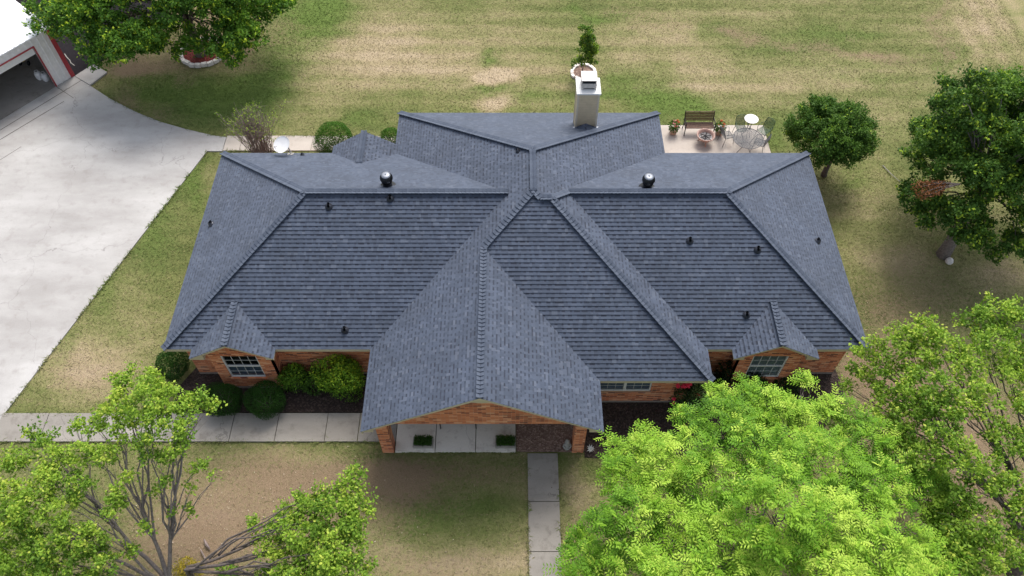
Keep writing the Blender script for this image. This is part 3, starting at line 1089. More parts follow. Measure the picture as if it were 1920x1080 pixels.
rake(XL, PXR, PY, EZ, -1)
rake(GX0, GX1, GYF, EZ, 1)
for a, b in DORM:
    rake(a, b, DY, EZ, -1, hgt=0.13)
fascia = mb.build('fascia', M['beige'], house)
mb = MB()
for i, (a, b, c, d) in enumerate([(AX0 + .05, XL - .05, AY0 + .05, AY1 - .05), (CXR - .3, AX1 - .05, AY0 + .05, AY1 - .05), (XL + .05, CXR - .35, FY + .05, BY1 - .05), (XL + .06, PXR - .05, 11.30, FY + 2),
                                  (CXR - .36, CXR - .05, FY + .05, AY0 + .3), (GX0 + .05, GX1, AY1 - .3, GYF - .03)]):
    mb.poly([(a, c, SZ + i * .003), (b, c, SZ + i * .003), (b, d, SZ + i * .003), (a, d, SZ + i * .003)][::-1])
# boxed soffit returns either side of the porch columns and at the window gables
def ret(x0, x1, y0, y1, side):
    zt0 = EZ + 0.0
    w = x1 - x0
    if side < 0:
        pts = [(x0, SZ), (x1, SZ), (x1, EZ + MS * w - .03), (x0, EZ - .03)]
    else:
        pts = [(x0, SZ), (x1, SZ), (x1, EZ - .03), (x0, EZ + MS * w - .03)]
    mb.prism_y(pts, y0, y1)


ret(XL + .03, XL + .36, PY + .07, 11.3, -1)
ret(PXR - .42, PXR - .03, PY + .07, 11.3, 1)
for (a, b), (w0, w1) in zip(DORM, ((-10.21, -8.17), (7.70, 9.76))):
    ret(a + .03, w0, DY + .07, 14.0, -1)
    ret(w1, b - .03, DY + .07, 14.0, 1)
mb.build('soffit', M['beige'], house)

# walls ----------------------------------------------------------------
mb = MB()
fm = MB()
WT = 0.2


def wall(a, b, z0=0.14, z1=SZ + .001, holes=(), t=WT, foundation=True):
    """straight wall a->b (outer face on the right-hand side of a->b), holes = (s0,s1,z0,z1)"""
    a, b = Vector((*a, 0)), Vector((*b, 0))
    d = (b - a)
    Ln = d.length
    d.normalize()
    inn = Vector((-d.y, d.x, 0))
    if foundation:
        fm.obox(a - inn * 0.012 - d * 0.012 + Vector((0, 0, -.05)), d * (Ln + .024), inn * 0.1, (0, 0, 0.05 + z0 - .002))
    segs = [(0, Ln, z0, z1)]
    for (s0, s1, h0, h1) in holes:
        segs = [(0, s0, z0, z1), (s1, Ln, z0, z1), (s0, s1, z0, h0), (s0, s1, h1, z1)]
    for (s0, s1, h0, h1) in segs:
        if s1 - s0 > .001 and h1 - h0 > .001:
            mb.obox(a + d * s0 + Vector((0, 0, h0)), d * (s1 - s0), inn * t, (0, 0, h1 - h0))


BAY = [(-10.21, -8.17), (7.70, 9.76)]
BAYY = 13.68
WFL, WFR = -11.28, 11.58
WIN = [(-9.82, -8.60), (8.12, 9.32)]
wall((WFL, 14.25), (-4.28, 14.25))
wall((-4.28, 14.25 + WT), (-4.28, 14.26))
mb.box(-4.28, 2.62, 14.30, 14.5, .14, SZ)
wall((2.62, 14.4), (2.62, 13.101))
wall((2.62, 13.10), (6.05, 13.10), holes=((0.35, 2.15, 0.80, 2.10),))
wall((6.05, 13.101), (6.05, 14.249))
wall((6.05, 14.25), (WFR, 14.25))
wall((WFR, 14.251), (WFR, 22.5))
wall((WFR, 22.5), (5.72, 22.5))
wall((5.72, 22.501), (5.72, 24.9))
wall((5.72, 24.9), (-4.28, 24.9))
wall((-4.28, 24.9), (-4.28, 22.501))
wall((-4.28, 22.5), (WFL, 22.5))
wall((WFL, 22.5), (WFL, 14.251))
for (x0, x1), (w0, w1) in zip(BAY, WIN):
    wall((x0, BAYY), (x1, BAYY), z1=2.62, holes=((w0 - x0, w1 - x0, 0.75, 2.2),))
    wall((x0, 14.249), (x0, BAYY + .001), z1=2.36)
    wall((x1, BAYY + .001), (x1, 14.249), z1=2.36)
    c = (x0 + x1) / 2
    dc = c
    zz = 2.62
    mb.prism_y([(x0, zz), (x1, zz), (x1, zz + .001), (dc, EZ + MS * 1.385 - .10), (x0, zz + .001)], BAYY, BAYY + WT)
# rear small gable infill
mb.prism_y([(GX0 + .3, SZ), (GX1, SZ), (GX1, EZ), (GXC, EZ + MS * GH - .1), (GX0 + .3, EZ + .05)], 22.8, 23.0)
mb.build('wall', M['brick'], house)
fm.build('foundation', M['found'], house)

# porch gable and columns
mb = MB()
BZ = 2.17
x0, x1 = -4.36, 2.42
gy0, gy1 = 11.20, 11.42


def roofz(x):
    return EZ + MS * min(x - XL, PXR - x)


mb.prism_y([(x0, BZ), (x1, BZ), (x1, roofz(x1) - .04), (PXC, roofz(PXC) - .05), (x0, roofz(x0) - .04)], gy0, gy1)
mb.build('gable_wall', M['brick'], house)
for cx in ((-4.38, -4.00), (2.03, 2.41)):
    m2 = MB()
    m2.box(cx[0], cx[1], gy0 - .015, gy0 + .38, 0.0, BZ + .14)
    m2.build('porch_column', M['brick'], house)
# rounded vent board under the peak
m2 = MB()
pk = roofz(PXC) - .72
pts = [(PXC, pk + .05)]
for i in range(11):
    t = math.pi * i / 10
    pts.append((PXC + .42 * math.cos(t), pk - .20 - .17 * math.sin(t)))
m2.prism_y(pts[::-1], gy0 - .03, gy0 - .001)
m2.build('gable_vent', M['beige'], house)
for i in range(5):
    pass

# windows --------------------------------------------------------------
def window(x0, x1, z0, z1, y, cols, pairs, blind, label=None):
    w = MB()
    f = 0.045
    y0 = y + 0.03
    xs_ = [x0 + (x1 - x0) * i / pairs for i in range(pairs + 1)]
    w.box(x0, x1, y0, y0 + .07, z0, z0 + f)
    w.box(x0, x1, y0, y0 + .07, z1 - f, z1)
    for i, x in enumerate(xs_):
        hw = f / 2 if 0 < i < pairs else 0
        a = x - (0.04 if 0 < i < pairs else 0) if i else x
        if i == 0:
            w.box(x, x + f, y0, y0 + .07, z0 + f, z1 - f)
        elif i == pairs:
            w.box(x - f, x, y0, y0 + .07, z0 + f, z1 - f)
        else:
            w.box(x - .045, x + .045, y0 - .01, y0 + .07, z0 + f, z1 - f)
    fr = w.build('window', M['white'], house)
    if label:
        fr['label'] = label
    zc = (z0 + z1) / 2
    g = MB()
    for i in range(pairs):
        a, b = xs_[i] + .045, xs_[i + 1] - .045
        g.box(a, b, y0 + .005, y0 + .055, zc - .025, zc + .025)
    g.build('meeting_rail', M['white'], fr)
    g = MB()
    for i in range(pairs):
        a, b = xs_[i] + .045, xs_[i + 1] - .045
        for k in range(1, cols):
            xx = a + (b - a) * k / cols
            g.box(xx - .006, xx + .006, y0 + .022, y0 + .034, z0 + f, zc - .025)
            g.box(xx - .006, xx + .006, y0 + .022, y0 + .034, zc + .025, z1 - f)
        for zz in ((z0 + zc) / 2, (z1 + zc) / 2):
            g.box(a, b, y0 + .0235, y0 + .0325, zz - .006, zz + .006)
    g.build('muntin', M['white'], fr)
    g = MB()
    g.poly([(x0 + .04, y0 + .045, z0 + .04), (x1 - .04, y0 + .045, z0 + .04), (x1 - .04, y0 + .045, z1 - .04), (x0 + .04, y0 + .045, z1 - .04)])
    g.build('pane', M['glass'], fr)
    g = MB()
    g.box(x0 + .001, x1 - .001, y0 + .16, y0 + .165, z0 + .001, z1 - .001)
    g.build('painted_dark_room_board', M['interior'], fr)  # near-black board painted as the unlit room behind the glass
    if blind:
        g = MB()
        zb = z0 + .06
        top = z1 - .06 if blind == 2 else zc - .03
        while zb < top:
            g.box(x0 + .05, x1 - .05, y0 + .075, y0 + .105, zb, zb + (.034 if blind == 2 else .045))
            zb += .055 if blind == 2 else .046
        g.build('blind', M['blind'] if blind == 2 else M['curtain'], fr)
    s = MB()
    s.box(x0 - .03, x1 + .03, y - .035, y + .09, z0 - .07, z0 - .001)
    s.build('sill', M['brick'], fr)


window(WIN[0][0], WIN[0][1], .75, 2.2, BAYY, 4, 1, 1)
window(WIN[1][0], WIN[1][1], .75, 2.2, BAYY, 4, 1, 2, 'white framed window with pale horizontal blinds in right gable bay')
window(2.97, 4.77, .80, 2.10, 13.10, 3, 2, 1)

# front door under the porch
mb = MB()
mb.box(-1.6, -.6, 14.24, 14.29, .12, 2.2)
mb.box(-1.72, -1.61, 14.22, 14.295, .12, 2.3)
mb.box(-.59, -.48, 14.22, 14.295, .12, 2.3)
fd = mb.build('front_door', M['white'], house)
m2 = MB()
m2.tube([(-.7, 14.24, 1.1), (-.7, 14.19, 1.1), (-.78, 14.19, 1.1)], .012, 6)
m2.build('door_handle', M['black'], fd)

# chimney --------------------------------------------------------------
CX0, CX1, CY0, CY1, CT = 2.42, 3.25, 22.85, 23.69, 5.60
mb = MB()
mb.box(CX0 + .015, CX1 - .015, CY0 + .015, CY1 - .015, 3.0, CT)
chim = mb.build('chimney', M['siding'], house)
mb = MB()
for x in (CX0, CX1 - .075):
    for y in (CY0, CY1 - .075):
        mb.box(x, x + .075, y, y + .075, 3.05, CT - .005)
mb.build('corner_board', M['chimtrim'], chim)
mb = MB()
mb.box(CX0 - .035, CX1 + .035, CY0 - .035, CY1 + .035, CT, CT + .06)
mb.build('chimney_cap', M['white'], chim)
mb = MB()
sx0, sx1, sy0, sy1 = 2.56, 3.12, 23.05, 23.57
mb.box(sx0, sx1, sy0, sy0 + .02, CT + .13, CT + .33)
mb.box(sx0, sx1, sy1 - .02, sy1, CT + .13, CT + .33)
mb.box(sx0, sx0 + .02, sy0 + .021, sy1 - .021, CT + .061, CT + .33)
mb.box(sx1 - .02, sx1, sy0 + .021, sy1 - .021, CT + .061, CT + .33)
for x in (sx0 + .001, sx1 - .081):
    mb.box(x, x + .08, sy0, sy0 + .02, CT + .061, CT + .129)
for x in (sx0 + .02, sx1 - .04):
    for y in (sy0 + .03, sy1 - .05):
        mb.box(x, x + .02, y, y + .02, CT + .331, CT + .46)
mb.build('chimney_shroud', M['galv'], chim)
mb = MB()
mb.box(sx0 + .03, sx1 - .03, sy0 + .05, sy1 - .05, CT + .061, CT + .45)
mb.build('flue', M['interior'], chim)
mb = MB()
mb.box(sx0 - .01, sx1 + .01, sy0 - .02, sy1 + .02, CT + .46, CT + .485)
mb.build('shroud_lid', M['galv'], chim)
zb = PB.z(0, CY0)
ap = Vector((2.835, CY0 + .005, zb + .24))
f0 = Vector((2.835, CY0 - .42, PB.z(0, CY0 - .42) + .01))
mb = MB()
for xx, s in ((CX0 - .08, 1), (CX1 + .08, -1)):
    q = [Vector((xx, CY0 + .005, zb + .01)), f0, ap]
    mb.poly(q if s > 0 else q[::-1], [(1.3, 0.03), (1.7, .2), (1.7, .4)])
mb.build('cricket', M['shingle'], chim)
for xx in (CX0 - .07, CX1 + .01):
    mb = MB()
    mb.box(xx, xx + .06, CY0 - .05, CY0 + .02, zb + .005, zb + .06)
    mb.build('flashing', M['alu'], chim)

# roof vents -----------------------------------------------------------
def turbine(u, v, pl, label):
    p = pl.hit(u, v)
    m1 = MB()
    m1.lathe([(.30, -.10), (.30, -.06), (.20, .0), (.165, .02), (.165, .20), (.185, .20), (.185, .23), (.14, .23)], p + Vector((0, 0, .02)), 24)
    o = m1.build('turbine_vent', M['vent'], house, smooth=False)
    o['label'] = label
    m2 = MB()
    c = p + Vector((0, 0, .24))
    nv = 22
    for k in range(nv):
        t0 = 2 * math.pi * k / nv
        pts = []
        for j in range(7):
            ph = -0.9 + 1.75 * j / 6
            r, z = .225 * math.cos(ph), .165 + .19 * math.sin(ph)
            for dt, rr in ((0, 1.0), (.30, .90)):
                t = t0 + dt + .35 * j / 6
                pts.append(c + Vector((r * rr * math.cos(t), r * rr * math.sin(t), z)))
        m2.add(pts, [(2 * j, 2 * j + 1, 2 * j + 3, 2 * j + 2) for j in range(6)])
    m2.build('turbine_head', M['vent'], o)
    m3 = MB()
    m3.lathe([(.16, .295), (.155, .315), (.10, .335), (.05, .345), (.0, .347)], c, 20)
    m3.lathe([(.035, .345), (.03, .365), (0, .37)], c, 10)
    m3.build('turbine_cap', M['alu'], o, smooth=True)


turbine(727, 349, PAb, 'black turbine vent on the left rear slope')
turbine(1213, 352, PAb, 'black turbine vent on the right rear slope')
for (u, v, pl) in ((617, 388, PAf), (732, 373, PAf), (397, 421, PAl), (647, 619, PAf), (972, 284, PLf), (1293, 452, PAf), (1420, 469, PAf),
                   (1399, 591, PAf), (1532, 453, PAr), (567, 292, PAb)):
    p = pl.hit(u, v)
    m1 = MB()
    k = 1.0 if u != 567 and u != 972 else .7
    mt = pl.nrm.to_track_quat('Z', 'Y').to_matrix()
    m1.lathe([(.13 * k, .012), (.13 * k, .03), (.105 * k, .055), (.085 * k, .10), (.05 * k, .13)], p, 14, mt=mt)
    o = m1.build('vent_pipe', M['lead'], house, smooth=True)
    m2 = MB()
    m2.tube([p + Vector((0, 0, .02)), p + Vector((0, 0, .19 * k))], .045 * k, 10, cap=False)
    m2.build('pipe', M['black'], o, smooth=True)

# satellite dish
p = PAb.hit(545, 289)
m1 = MB()
m1.tube([p, p + Vector((0, 0, .35)), p + Vector((-.12, -.03, .52))], .022, 8)
m1.tube([p + Vector((.22, -.25, 0)), p + Vector((.02, -.02, .32))], .013, 6)
m1.tube([p + Vector((-.2, -.25, 0)), p + Vector((-.02, -.02, .32))], .013, 6)
m1.box(-.11, .11, -.15, .15, .0, .02, Matrix.Translation(p) @ PAb.nrm.to_track_quat('Z', 'Y').to_matrix().to_4x4())
dish = m1.build('satellite_dish', M['galv'], house)
nrm = Vector((-.24, -.40, .88)).normalized()
cdish = p + Vector((-.20, -.05, .55))
rq = nrm.to_track_quat('Z', 'Y').to_matrix()
m2 = MB()
prof = [(0.0, 0.0)] + [(r, .42 * r * r) for r in (.08, .15, .22, .29, .345)] + [(.352, .058), (.345, .045)] + [(r, .42 * r * r - .012) for r in (.22, .1, .0)]
m2.lathe(prof, cdish, 32, mt=Matrix.Diagonal((1, 1, 1)) @ rq)
m2.build('reflector', M['tank'], dish, smooth=True)
m3 = MB()
tip = cdish + nrm * .38 + rq @ Vector((.0, -.25, 0))
m3.tube([cdish + rq @ Vector((0, -.34, .03)), tip], .011, 6)
m3.tube([tip - (tip - cdish).normalized() * .02, tip - (tip - cdish).normalized() * .12], .025, 8)
m3.build('feed_arm', M['galv'], dish)

# ================================================================== GARAGE
gar = thing('metal_garage', tuple(C0 + GD * 5 - GN * 5), 'white metal building with open bay and red corner trim at upper left', 'garage')
gh = 2.72


def G(s, w, z):
    """s along the door wall from the corner, w into the building"""
    q = C0 + GD * s - GN * w
    return Vector((q.x, q.y, z))


GLN, GDP, RS = 9.6, 12.0, 0.155
mb = MB()


def gpanel(s0, s1, z0, z1, w=0.0, t=.12):
    mb.obox(G(s0, w, z0), GD * (s1 - s0), -GN * t, (0, 0, z1 - z0))


DS0, DS1, DZ = 1.0, 8.6, 2.28
gpanel(.002, DS0, 0, gh)
gpanel(DS1, GLN, 0, gh)
gpanel(DS0, DS1, DZ, gh)
# side walls follow the roof slope
for s in (0.0, GLN - .12):
    q = [G(s, .0, 0), G(s, GDP, 0), G(s, GDP, gh + RS * GDP / 2 * 0 + .3), G(s, GDP / 2, gh + RS * GDP / 2), G(s, 0, gh)]
    q2 = [p_ + GD * .119 for p_ in q]
    mb.add(q + q2, [(0, 1, 2, 3, 4), (9, 8, 7, 6, 5)] + [(i, 5 + i, 5 + (i + 1) % 5, (i + 1) % 5) for i in range(5)])
mb.obox(G(.12, GDP - .12, 0), GD * (GLN - .24), -GN * .11, (0, 0, gh + .2))
s = .32
while s < GLN:
    if s < DS0 - .05:
        mb.obox(G(s, -.03, 0.02), GD * .05, -GN * .029, (0, 0, gh - .05))
    else:
        mb.obox(G(s, -.03, DZ + .09), GD * .05, -GN * .029, (0, 0, gh - DZ - .14))
    s += .30
mb.build('wall', M['garagewall'], gar)
mb = MB()
a, b = G(-.12, -.12, gh), G(GLN + .12, -.12, gh)
c_, d_ = G(GLN + .12, GDP / 2, gh + RS * GDP / 2 + .02), G(-.12, GDP / 2, gh + RS * GDP / 2 + .02)
e_, f_ = G(GLN + .12, GDP + .12, gh), G(-.12, GDP + .12, gh)
up = Vector((0, 0, .05))
for q in ((a, b, c_, d_), (d_, c_, e_, f_)):
    q = list(q)
    mb.add([v_ for v_ in q] + [v_ + up for v_ in q], [(0, 1, 2, 3), (7, 6, 5, 4), (0, 4, 5, 1), (1, 5, 6, 2), (2, 6, 7, 3), (3, 7, 4, 0)])
s = 0.0
while s < GLN:
    o = a + GD * (s + .05) + up
    mb.obox(o, GD * .04, (d_ - a), (0, 0, .022))
    s += .3
mb.build('roof', M['whitemetal'], gar)
mb = MB()
mb.obox(G(-.045, -.045, 0), GD * .20, -GN * .043, (0, 0, gh - .002))
mb.obox(G(-.045, 0, 0), GD * .043, -GN * .20, (0, 0, gh - .002))
mb.build('corner_trim', M['red'], gar)
mb = MB()
mb.obox(G(DS0 - .05, -.05, 0), GD * .05, -GN * .16, (0, 0, DZ + .045))
mb.obox(G(DS1, -.05, 0), GD * .05, -GN * .16, (0, 0, DZ + .045))
mb.obox(G(DS0 + .001, -.05, DZ), GD * (DS1 - DS0 - .002), -GN * .16, (0, 0, .045))
mb.build('door_frame', M['red'], gar)
mb = MB()
mb.obox(G(DS0 + .01, .13, DZ - .42), GD * (DS1 - DS0 - .02), -GN * .05, (0, 0, .41))
mb.build('roller_door', M['white'], gar)
mb = MB()
mb.prism([(G(s_, w_, 0).x, G(s_, w_, 0).y) for s_, w_ in ((.13, .02), (GLN - .13, .02), (GLN - .13, GDP - .13), (.13, GDP - .13))], 0.0, .036)
mb.build('floor_slab', M['walk'], gar)

# things at and in the garage
def tank(p, label):
    t = thing('propane_tank', tuple(p), label, 'gas tank', 'propane tanks in the garage')
    m1 = MB()
    m1.lathe([(.0, .03), (.10, .03), (.14, .07), (.155, .12), (.155, .30), (.14, .36), (.08, .40), (.0, .41)], p, 18)
    m1.lathe([(.11, .0), (.11, .05)], p, 16)
    m1.build('body', M['tank'], t, smooth=True)
    m2 = MB()
    m2.tube([p + Vector((.09 * math.cos(a_), .09 * math.sin(a_), .46)) for a_ in np.linspace(.5, 5.8, 14)], .012, 5)
    for a_ in (1, 3.1, 5.2):
        m2.tube([p + Vector((.09 * math.cos(a_), .09 * math.sin(a_), .38)), p + Vector((.09 * math.cos(a_), .09 * math.sin(a_), .46))], .012, 5)
    m2.build('collar', M['tank'], t)
    m3 = MB()
    m3.tube([p + Vector((0, 0, .40)), p + Vector((0, 0, .46))], .02, 8)
    m3.build('valve', M['black'], t)
    return t


tank(px(76, 148, .03), 'white propane tank on the left of the pair inside the garage doorway')
tank(px(88, 151, .03), 'white propane tank nearest the red door jamb of the garage')
p = px(48, 122, .03)
t = thing('garden_spreader', tuple(p), 'small yellow yard machine in the dark of the open garage', 'yard tool')
m1 = MB()
m1.lathe([(.05, .22), (.12, .28), (.22, .46), (.235, .48), (.21, .46), (.11, .3)], p, 14)
m1.build('hopper', M['yellow'], t, smooth=True)
m1 = MB()
m1.tube([p + Vector((0, 0, .22)), p + Vector((.1, .35, .75)), p + Vector((.1, .42, .85))], .015, 6)
m1.tube([p + Vector((-.06, .42, .85)), p + Vector((.26, .42, .85))], .016, 6)
m1.build('handle', M['galv'], t)
for s in (-.2, .2):
    m1 = MB()
    m1.lathe([(.06, -.02), (.11, -.025), (.12, 0), (.11, .025), (.06, .02)], p + Vector((s, 0, .12)), 14, mt=Matrix.Rotation(math.pi / 2, 3, 'Y'))
    m1.build('wheel', M['black'], t)

p = px(199, 84, .03)
t = thing('fuel_drum', tuple(p), 'small red drum standing under the shade tree beside the painted shade patch', 'drum')
m1 = MB()
m1.lathe([(.0, 0), (.17, 0), (.175, .02), (.17, .04), (.17, .22), (.178, .235), (.17, .25), (.17, .50), (.178, .52), (.165, .53), (.16, .515), (.0, .515)], p, 20)
m1.build('drum_body', M['redobj'], t, smooth=False)
m1 = MB()
m1.lathe([(.03, .515), (.03, .545), (0, .545)], p + Vector((.08, 0, 0)), 10)
m1.build('drum_cap', M['black'], t)
# pale rope on the painted shade patch
m1 = MB()
pts = [px(u, v, .035) for u, v in ((121, 101), (125, 107), (131, 113), (133, 118), (137, 121), (140, 123))]
m1.tube(pts, .022, 6)
tag(m1.build('rope', M['stone'], origin=tuple(pts[0])), 'short pale rope lying on the painted shade patch beside the garage', 'rope')


# ================================================================== VEGETATION
def unit(a):
    return a / np.maximum(np.linalg.norm(a, axis=1, keepdims=True), 1e-9)


def leaf_mesh(name, P, D, Nn, length, width, tint, material, parent, droop=0.0):
    """one folded leaf (6 verts, 2 quads) per point"""
    n = len(P)
    D = unit(D)
    S = unit(np.cross(D, Nn))
    U = np.cross(S, D)
    ln = np.asarray(length).reshape(-1, 1) * np.ones((n, 1))
    wd = np.asarray(width).reshape(-1, 1) * np.ones((n, 1))
    base = P
    mid = P + D * ln * .45 + U * ln * .06
    tip = P + D * ln - U * ln * (.10 + droop)
    l1 = mid - S * wd * .5 - U * wd * .18 + D * ln * .03
    r1 = mid + S * wd * .5 - U * wd * .18 + D * ln * .03
    co = np.stack([base, l1, tip, r1, mid], 1).reshape(-1, 3)
    i = np.arange(n)[:, None] * 5
    f = np.concatenate([i + np.array([[0, 1, 4]]), i + np.array([[1, 2, 4]]), i + np.array([[0, 4, 3]]), i + np.array([[4, 2, 3]])], 0)
    off = np.array(parent['_o']) if parent is not None else np.zeros(3)
    me = fast_mesh(name, co - off, f)
    set_attr(me, 'tint', np.repeat(tint, 5))
    me.materials.append(material)
    o = bpy.data.objects.new(name, me)
    COL.objects.link(o)
    if parent is not None:
        o.parent = parent
    o['_o'] = [float(q_) for q_ in off]
    return o


def rand_dirs(n):
    a = RNG.normal(size=(n, 3))
    return unit(a)


def clump_points(center, rad, n, squash=.8, upbias=.25):
    """points on an uneven shell of a crown lobe, with outward normals"""
    d = rand_dirs(n)
    d[:, 2] = d[:, 2] + upbias
    d = unit(d)
    keep = d[:, 2] > -.55
    d = d[keep]
    ncl = max(5, int(16 * rad))
    cd = rand_dirs(ncl * 2)
    cd = unit(cd[cd[:, 2] > -.5][:ncl] + np.array([0, 0, .15]))
    # pull every sprig towards its nearest spray so the lobe breaks into tufts with gaps
    near = cd[np.argmax(d @ cd.T, 1)]
    cosn = np.sum(d * near, 1)
    d = unit(d * .55 + near * .55)
    tuft = 1 - 1.3 * (1 - cosn)
    ph = RNG.random(3) * 9
    bumpy = 1 + .22 * np.sin(4 * d[:, 0] + ph[0]) * np.sin(4 * d[:, 1] + ph[1]) + .12 * np.sin(7 * d[:, 2] + 5 * d[:, 0] + ph[2])
    r = rad * bumpy * (1 - .5 * RNG.random(len(d)) ** 2.2) * np.clip(tuft, .45, 1.05) * 1.08
    P = np.array(center) + d * r[:, None] * np.array([1, 1, squash])
    return P, d


def wig(pts, amp, sub=3):
    out = [pts[0]]
    for a_, b_ in zip(pts[:-1], pts[1:]):
        for i in range(1, sub + 1):
            q_ = a_.lerp(b_, i / sub)
            if not (b_ is pts[-1] and i == sub):
                q_ = q_ + Vector(rand_dirs(1)[0]) * amp * (b_ - a_).length / sub
            out.append(q_)
    return out


def taper(r0, r1, n):
    return [r0 + (r1 - r0) * (i / (n - 1)) for i in range(n)]


def make_tree(root, lobes, sprigs_per_m2, leaves_per, mats, leafsize, bark_m, base, fork_z, trunk_r, kind='simple', tintrange=(0, .8), newgrowth=.1, sub=3, curve=.35, spread=.16, branch_r=.5, up=.5, twigs=True, stems=1, squash=.8, forkxy=None, group_n=5, rscale=1.0, tvar=.08):
    """lobes: list of (Vector centre, radius)"""
    base = Vector(base)
    fork = Vector((base.x, base.y, fork_z)) if forkxy is None else Vector((*forkxy, fork_z))
    tm = MB()
    tp = [base + Vector((0, 0, -.1)), base + (fork - base) * .3 + Vector((random.uniform(-.05, .05), random.uniform(-.05, .05), 0)), base + (fork - base) * .7, fork]
    tm.tube(tp, [trunk_r * 1.45, trunk_r * 1.1, trunk_r, trunk_r * .9], 10)
    tm.build('trunk', bark_m, root, smooth=True)
    lm = MB()
    PP, DD, NN, TT, LS = [], [], [], [], []
    # group the lobes into limbs by direction, then branch from each limb
    cs = np.array([tuple(c) for c, r in lobes])
    dd_ = unit(cs - np.array(tuple(fork)))
    kk = max(3, min(len(lobes), int(len(lobes) / group_n)))
    seeds = dd_[RNG.choice(len(dd_), kk, replace=False)]
    for it in range(6):
        lab = np.argmax(dd_ @ seeds.T, 1)
        for j in range(kk):
            if (lab == j).any():
                seeds[j] = unit(dd_[lab == j].mean(0)[None])[0]
    limbs = {}
    for j in range(kk):
        idx = np.where(lab == j)[0]
        if not len(idx):
            continue
        mean = Vector(cs[idx].mean(0))
        dv = mean - fork
        g_end = fork + dv * .62 + Vector((0, 0, .06 * dv.length))
        g_mid = fork + dv * .30 + Vector((-dv.x, -dv.y, dv.length)) * .10 * curve / .35 + Vector(rand_dirs(1)[0]) * .08
        rl = min(trunk_r * branch_r, .012 * math.sqrt(len(idx)) + .008 * dv.length)
        w_ = wig([fork - Vector((0, 0, .05)), g_mid, g_end], .10)
        lm.tube(w_, taper(rl, rl * .45, len(w_)), 7, cap=False)
        g_mid = w_[3]
        limbs[j] = (g_mid, g_end, rl)
    for li, (c, r) in enumerate(lobes):
        c = Vector(c)
        r = r * rscale
        ltint = random.uniform(-tvar, tvar)
        g_mid, g_end, rl = limbs[lab[li]]
        t_ = random.uniform(.1, 1.0)
        st0 = g_mid.lerp(g_end, t_)
        dirv = c - st0
        dist = dirv.length
        side = Vector(rand_dirs(1)[0]) * dist * .06
        m1_ = st0 + dirv * .35 + Vector((0, 0, dist * .07)) + side
        m2_ = st0 + dirv * .7 + Vector((0, 0, dist * .06)) + side
        r0 = min(rl * .5, .006 + .009 * dist)
        w_ = wig([st0, m1_, m2_, c], .16, 2)
        lm.tube(w_, taper(r0, .005, len(w_)), 5, cap=False)
        if twigs:
            for k in range(sub + int(r * 3)):
                t = random.uniform(.45, .95)
                st = m1_.lerp(m2_, (t - .35) / .35) if t < .7 else m2_.lerp(c, (t - .7) / .3)
                e_ = c + Vector(rand_dirs(1)[0]) * r * .85
                mm = st.lerp(e_, .5) + Vector(rand_dirs(1)[0]) * r * .12
                lm.tube([st, mm, e_], [max(r0 * .4, .005), .005, .003], 4, cap=False)
        ns = int(sprigs_per_m2 * 4 * math.pi * r * r * .75)
        P, d = clump_points(c, r, ns, squash)
        m = len(P)
        ng = RNG.random(m) < newgrowth
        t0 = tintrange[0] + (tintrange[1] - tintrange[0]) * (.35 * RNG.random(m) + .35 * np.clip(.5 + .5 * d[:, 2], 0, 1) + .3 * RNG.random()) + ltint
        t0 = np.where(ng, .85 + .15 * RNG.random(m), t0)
        out = unit(d + np.array([0, 0, up]) + .5 * rand_dirs(m))
        if kind == 'simple':
            K = leaves_per
            Pk = np.repeat(P, K, 0) + RNG.normal(size=(m * K, 3)) * spread * .6
            Dk = unit(np.repeat(out, K, 0) * .5 + rand_dirs(m * K))
            Nk = unit(np.repeat(out, K, 0) + .9 * rand_dirs(m * K) + np.array([0, 0, .5]))
            PP.append(Pk); DD.append(Dk); NN.append(Nk)
            TT.append(np.clip(np.repeat(t0, K) + .12 * RNG.normal(size=m * K), 0, 1))
            LS.append(leafsize * (.7 + .6 * RNG.random(m * K)))
        else:
            # compound leaves: fronds of paired leaflets, several fronds per sprig
            K = leaves_per
            Po = np.repeat(P, K, 0) + RNG.normal(size=(m * K, 3)) * .03
            fd_ = unit(np.repeat(out, K, 0) * .55 + rand_dirs(m * K) + np.array([0, 0, .15]))
            nn_ = unit(np.array([0, 0, 1.0]) + .5 * np.repeat(out, K, 0) + .35 * rand_dirs(m * K))
            sd_ = unit(np.cross(fd_, nn_))
            tt = np.clip(np.repeat(t0, K) + .1 * RNG.normal(size=m * K), 0, 1)
            fl = leafsize * (2.6 + 1.2 * RNG.random(m * K))
            for j in range(4):
                s_ = .22 + .24 * j
                q = Po + fd_ * (fl * s_)[:, None] - np.array([0, 0, 1.0]) * (fl * .35 * s_ * s_)[:, None]
                for sg in ((-1, 1) if j < 3 else (-1, 1)):
                    PP.append(q)
                    DD.append(unit(sd_ * sg * .85 + fd_ * .6 - np.array([0, 0, .15])))
                    NN.append(nn_)
                    TT.append(tt)
                    LS.append(leafsize * (1.15 - .45 * abs(s_ - .45)) * np.ones(len(q)))
    lm.build('branches', bark_m, root, smooth=True)
    PP, DD, NN = np.concatenate(PP), np.concatenate(DD), np.concatenate(NN)
    TT, LS = np.concatenate(TT), np.concatenate(LS)
    wf = .34 if kind != 'simple' else .62
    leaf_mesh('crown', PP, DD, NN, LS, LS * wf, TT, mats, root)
    return len(PP)


def lob(lst):
    return [(px(u, v, z), r) for (u, v, z, r) in lst]


